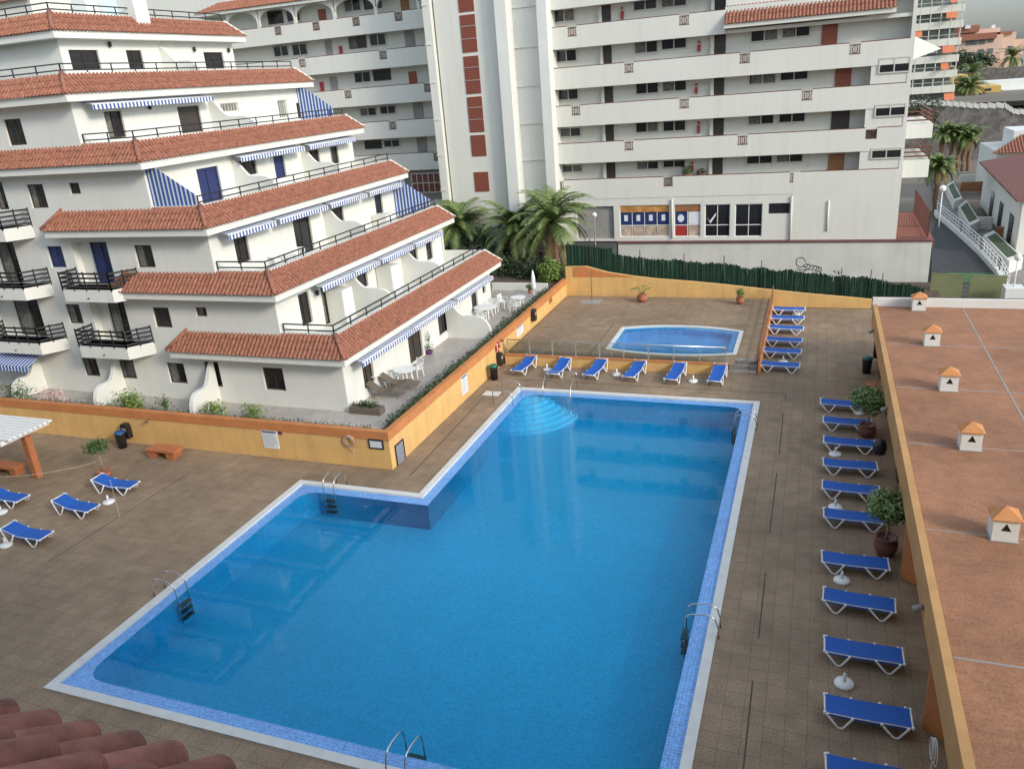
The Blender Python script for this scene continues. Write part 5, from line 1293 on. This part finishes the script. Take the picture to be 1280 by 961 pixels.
for i in range(6): m.bar((xa+(xb-xa)*.43, gy+.04, zt-.2-.3*i), (xa+(xb-xa)*.52, gy+.04, zt-.2-.3*i), .05, .05)
m.bar((xa, gy+.03, zt+.03), (xb, gy+.03, zt-.1), .08, .07); W(m, 'gate_bars', 'gategreen', gt)
# planters by the walkway
for pts, lb in ((((1229, 294), (1242, 288), (1279, 322), (1262, 327)), 'long white planter right of the ramp, nearest one'), (((1198, 258), (1208, 250), (1225, 276), (1212, 282)), 'long white planter right of the ramp, middle one'), (((1183, 232), (1191, 226), (1203, 248), (1193, 252)), 'long white planter right of the ramp, farthest one')):
    P_ = [uz(q, G+.9) for q in pts]; c = sum(P_, Vector())/4; r = empty('concrete_planter', (c.x, c.y, G), lb, 'planter', 'white planters beside the walkway')
    W(MB().prism([(p.x, p.y, G) for p in P_], (0, 0, .9)), 'box', 'white2', r); W(MB().prism([tuple(c+(p-c)*.78) for p in P_], (0, 0, .03)), 'soil', 'hedge', r)
# low house with ribbed red roof at the right
H1 = empty('low_house', (20, 80, G), 'low white house with a ribbed dark red roof at the right edge', 'house')
# The ridge runs towards us; roof corners taken where the eaves meet the sight lines
ra, rb = uz((1224, 204), 3.2), uz((1271, 253), 3.2)
rc = ra+Vector((9, 1.5, 1.2)); rd = rb+Vector((9, 1.5, 1.2))
W(MB().prism([tuple(ra), tuple(rb), tuple(rd), tuple(rc)], (0, 0, .16)), 'roof', 'redroof', H1)
ca, cb_ = ra+Vector((.6, 0, 0)), rb+Vector((.6, .8, 0))
W(MB().prism([(ca.x, ca.y, G), (cb_.x, cb_.y, G), (cb_.x+9, cb_.y+1, G), (ca.x+9, ca.y+1, G)], (0, 0, 3.2-G)), 'wall', 'white2', H1)
for t in (.3, .55, .8):
    a = ca.lerp(cb_, t); b = ca.lerp(cb_, t+.08); W(MB().prism([(a.x-.03, a.y, G+.2), (b.x-.03, b.y, G+.2), (b.x-.03, b.y, G+2.6), (a.x-.03, a.y, G+2.6)], (-.04, -.04, 0)), 'window', 'dark', H1)
H2 = empty('villa', (24, 110, G), 'pale villa with tiled skirt roof behind the low red roofed house', 'house')
a = uy((1246, 190), 105); b = uy((1300, 190), 105)
W(MB().box(a.x, b.x+6, 105, 116, G, a.z), 'wall', 'cream', H2)
barrel_roof(rm := MB(), (a.x-.6, 104.2, a.z-.1), (1, 0, 0), (0, 1, 0), b.x-a.x+7, 3.2, 1.6, sp=.32, r=.12, courses=8); W(rm, 'roof', 'tile', H2)
W(MB().box(a.x+2, b.x+6, 108, 114, a.z, a.z+1.9), 'upper_storey', 'white', H2); 
for i in range(3): W(MB().box(a.x+1+3*i, a.x+2.4+3*i, 104.95, 104.99, G+1.5, G+3.5), 'window', 'dark', H2)
# little garden walls and terraces between
for i, (tl, br, mt, lb) in enumerate((((1202, 228), (1228, 238), 'wood', 'brown timber fence panel near the villa'), ((1248, 284), (1300, 296), 'wood', 'brown timber fence panel near the right edge'), ((1222, 272), (1240, 286), 'white', 'small white gate pier by the planters'), ((1200, 219), (1222, 227), 'white2', 'low white wall between the planters and the villa'))):
    y = uz(br, G).y; a = uy(tl, y); b = uy(br, y); tag(MB().box(a.x, b.x, y, y+.3, G-.1, a.z).build('garden_wall', mt), lb, 'wall')
# stone retaining wall
SW = empty('stone_retaining_wall', (30, 145, G), 'tall dark stone retaining wall with whitish battered top', 'wall')
pts = [uy(q, 145) for q in ((1120, 131), (1150, 128), (1175, 128.5), (1200, 130), (1225, 132), (1256, 131), (1268, 139), (1290, 139))]
m = MB(); m.prism([tuple(p) for p in pts]+[(pts[-1].x, 145, -1.6), (pts[0].x, 145, -1.6)], (0, 2, 0)); W(m, 'wall_body', 'stone', SW)
m = MB()
for a, b in zip(pts, pts[1:]):
    n = 3
    for i in range(n): p = a.lerp(b, i/n); q = a.lerp(b, (i+.93)/n); m.prism([(p.x, 144.9, p.z-.35), (q.x, 144.9, q.z-.55), (q.x, 144.9, q.z+.15), (p.x, 144.9, p.z+.35)], (0, 2.2, 0))
W(m, 'top_course', 'whitedirty', SW)
for i, q in enumerate(((1176, 190), (1189, 187), (1199, 186), (1206, 184), (1213, 182))):
    p = uy(q, 128); t = uy((q[0]-1+i, 167+1.2*i), 128); palm(p.x, 128, G, t.z-G, 2.7, ['first', 'second', 'third', 'fourth', 'last'][i]+' small palm from the left in the row before the stone wall', 34, .24, group='palms before the stone wall')
p = uy((1173, 215), 95); palm(p.x, 95, G, p.z-G+.5, 2.7, 'bushy green palm left of the planters above the walkway', 60, .24)
# slope behind the wall, far buildings
structure(MB().add([(0, 146, 7.0), (80, 146, 6.0), (160, 330, 6), (0, 330, 6)], [(0, 1, 2, 3)]), 'upper_terrain', 'ground')
# tower with orange awnings
AT = empty('balcony_tower', (22, 110, 0), 'tall cream apartment tower with orange awnings on its balconies', 'apartment block')
ty = 150
def apx(q): return uy(q, ty)
xa = apx((1112, 60)).x-5; W(MB().box(xa, apx((1192, 60)).x, ty+1.2, ty+14, -1.6, 27), 'core', 'glassfar', AT)
# per floor balcony bands: image line of the band's lower edge and its right end
fl_ = [((1204, -18), 0), ((1206, 14), 1), ((1204, 34), 2), ((1201, 56), 3), ((1198, 77), 4), ((1196, 96), 5), ((1193, 115), 6)]
for (q, i) in fl_:
    p = apx(q); band = 1.05
    W(MB().box(xa, p.x, ty-.1, ty+1.3, p.z, p.z+band), 'balcony_band', 'cream', AT)
    m = MB(); n = 11
    for j in range(n): x = p.x-.3-j*1.45; m.box(x-.06, x+.06, ty+.0, ty+.06, p.z+band, p.z+3.6); m.box(x-.06, x+.06, ty-.13, ty-.1, p.z, p.z+band)
    m.box(xa, p.x-.3, ty, ty+.08, p.z+band+.5, p.z+band+.56)
    W(m, 'glazing_bars', 'cream', AT)
for q0, q1 in (((1118, 16), (1138, 26)), ((1183, 14), (1196, 22)), ((1135, 40), (1152, 46)), ((1178, 57), (1192, 65)), ((1176, 79), (1185, 86)), ((1188, -2), (1196, 3)), ((1180, 117), (1192, 124))):
    a = apx(q0); b = apx(q1); W(MB().prism([(a.x, ty+.1, a.z), (b.x, ty+.1, a.z), (b.x, ty-1.0, b.z), (a.x, ty-1.0, b.z)], (0, -.02, -.06)), 'awning', 'awnorange', AT)
# pink building
PB_ = empty('pink_building', (50, 215, 6), 'pink stepped apartment house with brown roofs in the far distance', 'apartment block'); py = 215
def bx(root, tl, br, y, mt, name, d=8, zb=None):
    a = uy(tl, y); b = uy(br, y); return W(MB().box(a.x, b.x, y, y+d, b.z if zb is None else zb, a.z), name, mt, root)
bx(PB_, (1195, 48), (1249, 84), py, 'pink', 'main_wing', 14); bx(PB_, (1200, 39), (1249, 49), py+1, 'pink', 'upper_storey', 12); bx(PB_, (1248, 42), (1264, 90), py+1.5, 'pink', 'right_wing', 14); bx(PB_, (1263, 50), (1275, 90), py+3, 'pink', 'end_wing', 10)
bx(PB_, (1198, 33.5), (1224, 40), py-.5, 'tile', 'roof', 10); bx(PB_, (1196, 44.5), (1246, 48), py-1, 'tile', 'eaves_roof', 2); bx(PB_, (1247, 40.5), (1265, 43), py+1, 'tile', 'right_roof', 10)
bx(PB_, (1207, 32), (1213, 36), py-1, 'white', 'chimney', 2); bx(PB_, (1240, 31.5), (1244, 36), py+2, 'white', 'chimney', 2)
for q in (((1208, 49.5), (1221, 56)), ((1224, 49), (1231, 55)), ((1236, 48), (1242, 53)), ((1223, 62), (1229, 67)), ((1235, 61), (1241, 67)), ((1245, 59), (1251, 63)), ((1260, 58), (1265, 63)), ((1207, 66), (1219, 69)), ((1257, 66), (1262, 69)), ((1244, 72), (1249, 76)), ((1258, 71), (1262, 75))): bx(PB_, q[0], q[1], py-.1 if q[0][0] < 1244 else py+1.4, 'glassfar', 'window', .08)
# yellow house and white flat roofs
YH = empty('yellow_house', (38, 172, 6), 'ochre yellow stepped house below the pink building', 'house')
bx(YH, (1189, 95), (1206, 129), 172, 'yellow', 'left_block'); bx(YH, (1205, 103), (1222, 129), 171, 'yellow', 'middle_block'); bx(YH, (1221, 109), (1249, 129), 173, 'yellow', 'right_block')
for q in (((1192, 99), (1202, 101)), ((1231, 111), (1239, 114)), ((1227, 116), (1232, 119))): bx(YH, q[0], q[1], 170.9, 'darkdoor', 'window', .05)
WH = empty('white_flat_house', (48, 180, 6), 'white flat roofed house right of the yellow house', 'house'); bx(WH, (1230, 103), (1290, 112), 183, 'white', 'far_block'); bx(WH, (1254, 113), (1290, 131), 176, 'white', 'near_block')
DW = tag(MB().box(uy((1196, 84), 200).x, uy((1290, 88), 200).x, 200, 202, 6, uy((1240, 86), 200).z).build('brown_garden_wall', 'stone'), 'long brown stone wall below the pink building', 'wall')
for q, h, lb in (((1216, 92), 1, 'dark palm in front of the pink building'), ((1206, 112), 1, 'dark palm before the yellow house'), ((1212, 110), 1, 'second dark palm right before the yellow house'), ((1266, 72), 1, 'palm before the right end of the pink building')):
    y = 196 if q[1] < 100 and q[0] < 1250 else 168 if q[1] > 100 else 210
    p = uy(q, y); palm(p.x, y, 5.5, max(1.5, p.z-5.5), 4.0, lb, 36, .4)
for i, q in enumerate(((1196, 70), (1205, 76), (1222, 74), (1232, 76), (1200, 88))):
    p = uy(q, 206); bush((p.x, 206, p.z), (2.8, 1.5, 1.7), 260, .8, 'hedge', ['dark tree left below the pink building', 'second dark tree below the pink building', 'dark tree under the middle of the pink building', 'dark tree right of middle below the pink building', 'dark tree above the yellow house'][i], 'tree_crown')
for i, q in enumerate(((1150, 137), (1145, 152))): p = uy(q, 140); bush((p.x, 140, p.z), (3.6, 1.5, 2.0), 900, .5, 'hedge', ['green creeper on the stone wall top at left', 'green creeper lower on the stone wall at left'][i], 'creeper')
# neighbouring roof at the upper left corner
a = uy((-20, 9), 60); b = uy((38, 4), 60); NH = empty('far_roof_house', (a.x, 60, 0), 'white house with tiled roof peeping over the terraced block at upper left', 'house')
W(MB().box(a.x-4, b.x, 60, 66, 2, a.z+.2), 'wall', 'white2', NH); rm = MB(); barrel_roof(rm, (a.x-4, 59.5, a.z+.1), (1, 0, 0), (0, 1, 0), b.x-a.x+4.5, 2.5, 1.2, sp=.3, r=.11, courses=6); W(rm, 'roof', 'tile', NH)

# the block the photograph was taken from (behind and below the camera)
OB = empty('own_apartment_block', (0, -1.3, 0), 'ochre apartment block the pool is seen from, behind the roof edge tiles', 'apartment block')
ob = MB(); oh = []; P = lambda u, z, d: Vector((-u, -1.3+d, z))
for k in range(8):
    for j in range(-6, 10): oh.append((j*5.0+.6, j*5.0+3.2, .6+2.9*k, 2.8+2.9*k))
holes_sheet(ob, P, -32, 52, 0, 24, oh, .3)
ob.box(-52, 32, -14, -1.62, 0, 24)
W(ob, 'wall', 'ownwall', OB)
m = MB()
for h in oh: m.box(-h[1], -h[0], -1.58, -1.55, h[2], h[3])
W(m, 'panes', 'dark', OB)
m = MB()
for k in range(8): 
    m.box(-52, 32, -1.295, -.75, .0+2.9*k, .12+2.9*k)
W(m, 'floor_bands', 'white', OB)
W(MB().box(-3.2, 2.5, -1.29, .35, 12.4, 12.9), 'eave_slab', 'white', OB)
# ---------------------------------------------------------------- barrel tiles of our own eave in the lower left corner
C0 = CO + ray((158, 944)).normalized()*3.35
sp = .2; sl_ = rad(41)
dirv = Vector((-.0, math.cos(sl_), -math.sin(sl_)))
er = empty('eave_tiles', tuple(C0), 'dark red barrel tiles of the roof edge just below the camera', 'roof edge')
m = MB()
for i in range(-9, 7):
    for j in range(5):
        e0 = C0+Vector((i*sp, 0, 0))-dirv*(.36*j)
        a = e0+Vector((random.uniform(-.01, .01), 0, random.uniform(-.006, .012))); b = a-dirv*.46; b.z -= .03
        vs = []
        for q, rr in ((a, .082), (b, .068)):
            up = Vector((0, math.sin(sl_), math.cos(sl_)))
            for rr2 in (rr, rr-.014):
                for k in range(13): an = PI*k/12; vs.append(q+Vector((math.cos(an)*rr2, 0, 0))+up*math.sin(an)*rr2)
        fs = [(k, k+1, 26+k+1, 26+k) for k in range(12)]+[(13+k, 13+k+1, 39+k+1, 39+k) for k in range(12)]+[(k, k+1, 14+k, 13+k) for k in range(12)]
        m.add(vs, fs, True)
W(m, 'cover_tiles', 'tilenear', er)
m = MB(); up = Vector((0, math.sin(sl_), math.cos(sl_)))
A = C0-up*.05-dirv*.1; m.prism([tuple(A+Vector((-2.2, 0, 0))), tuple(A+Vector((1.4, 0, 0))), tuple(A+Vector((1.4, 0, 0))-dirv*2), tuple(A+Vector((-2.2, 0, 0))-dirv*2)], tuple(-up*.1)); W(m, 'tile_bed', 'tilenear', er)

for o in list(bpy.data.objects):
    if o.type == 'EMPTY' and not o.get('label'): o['label'] = o.name.replace('_', ' ')
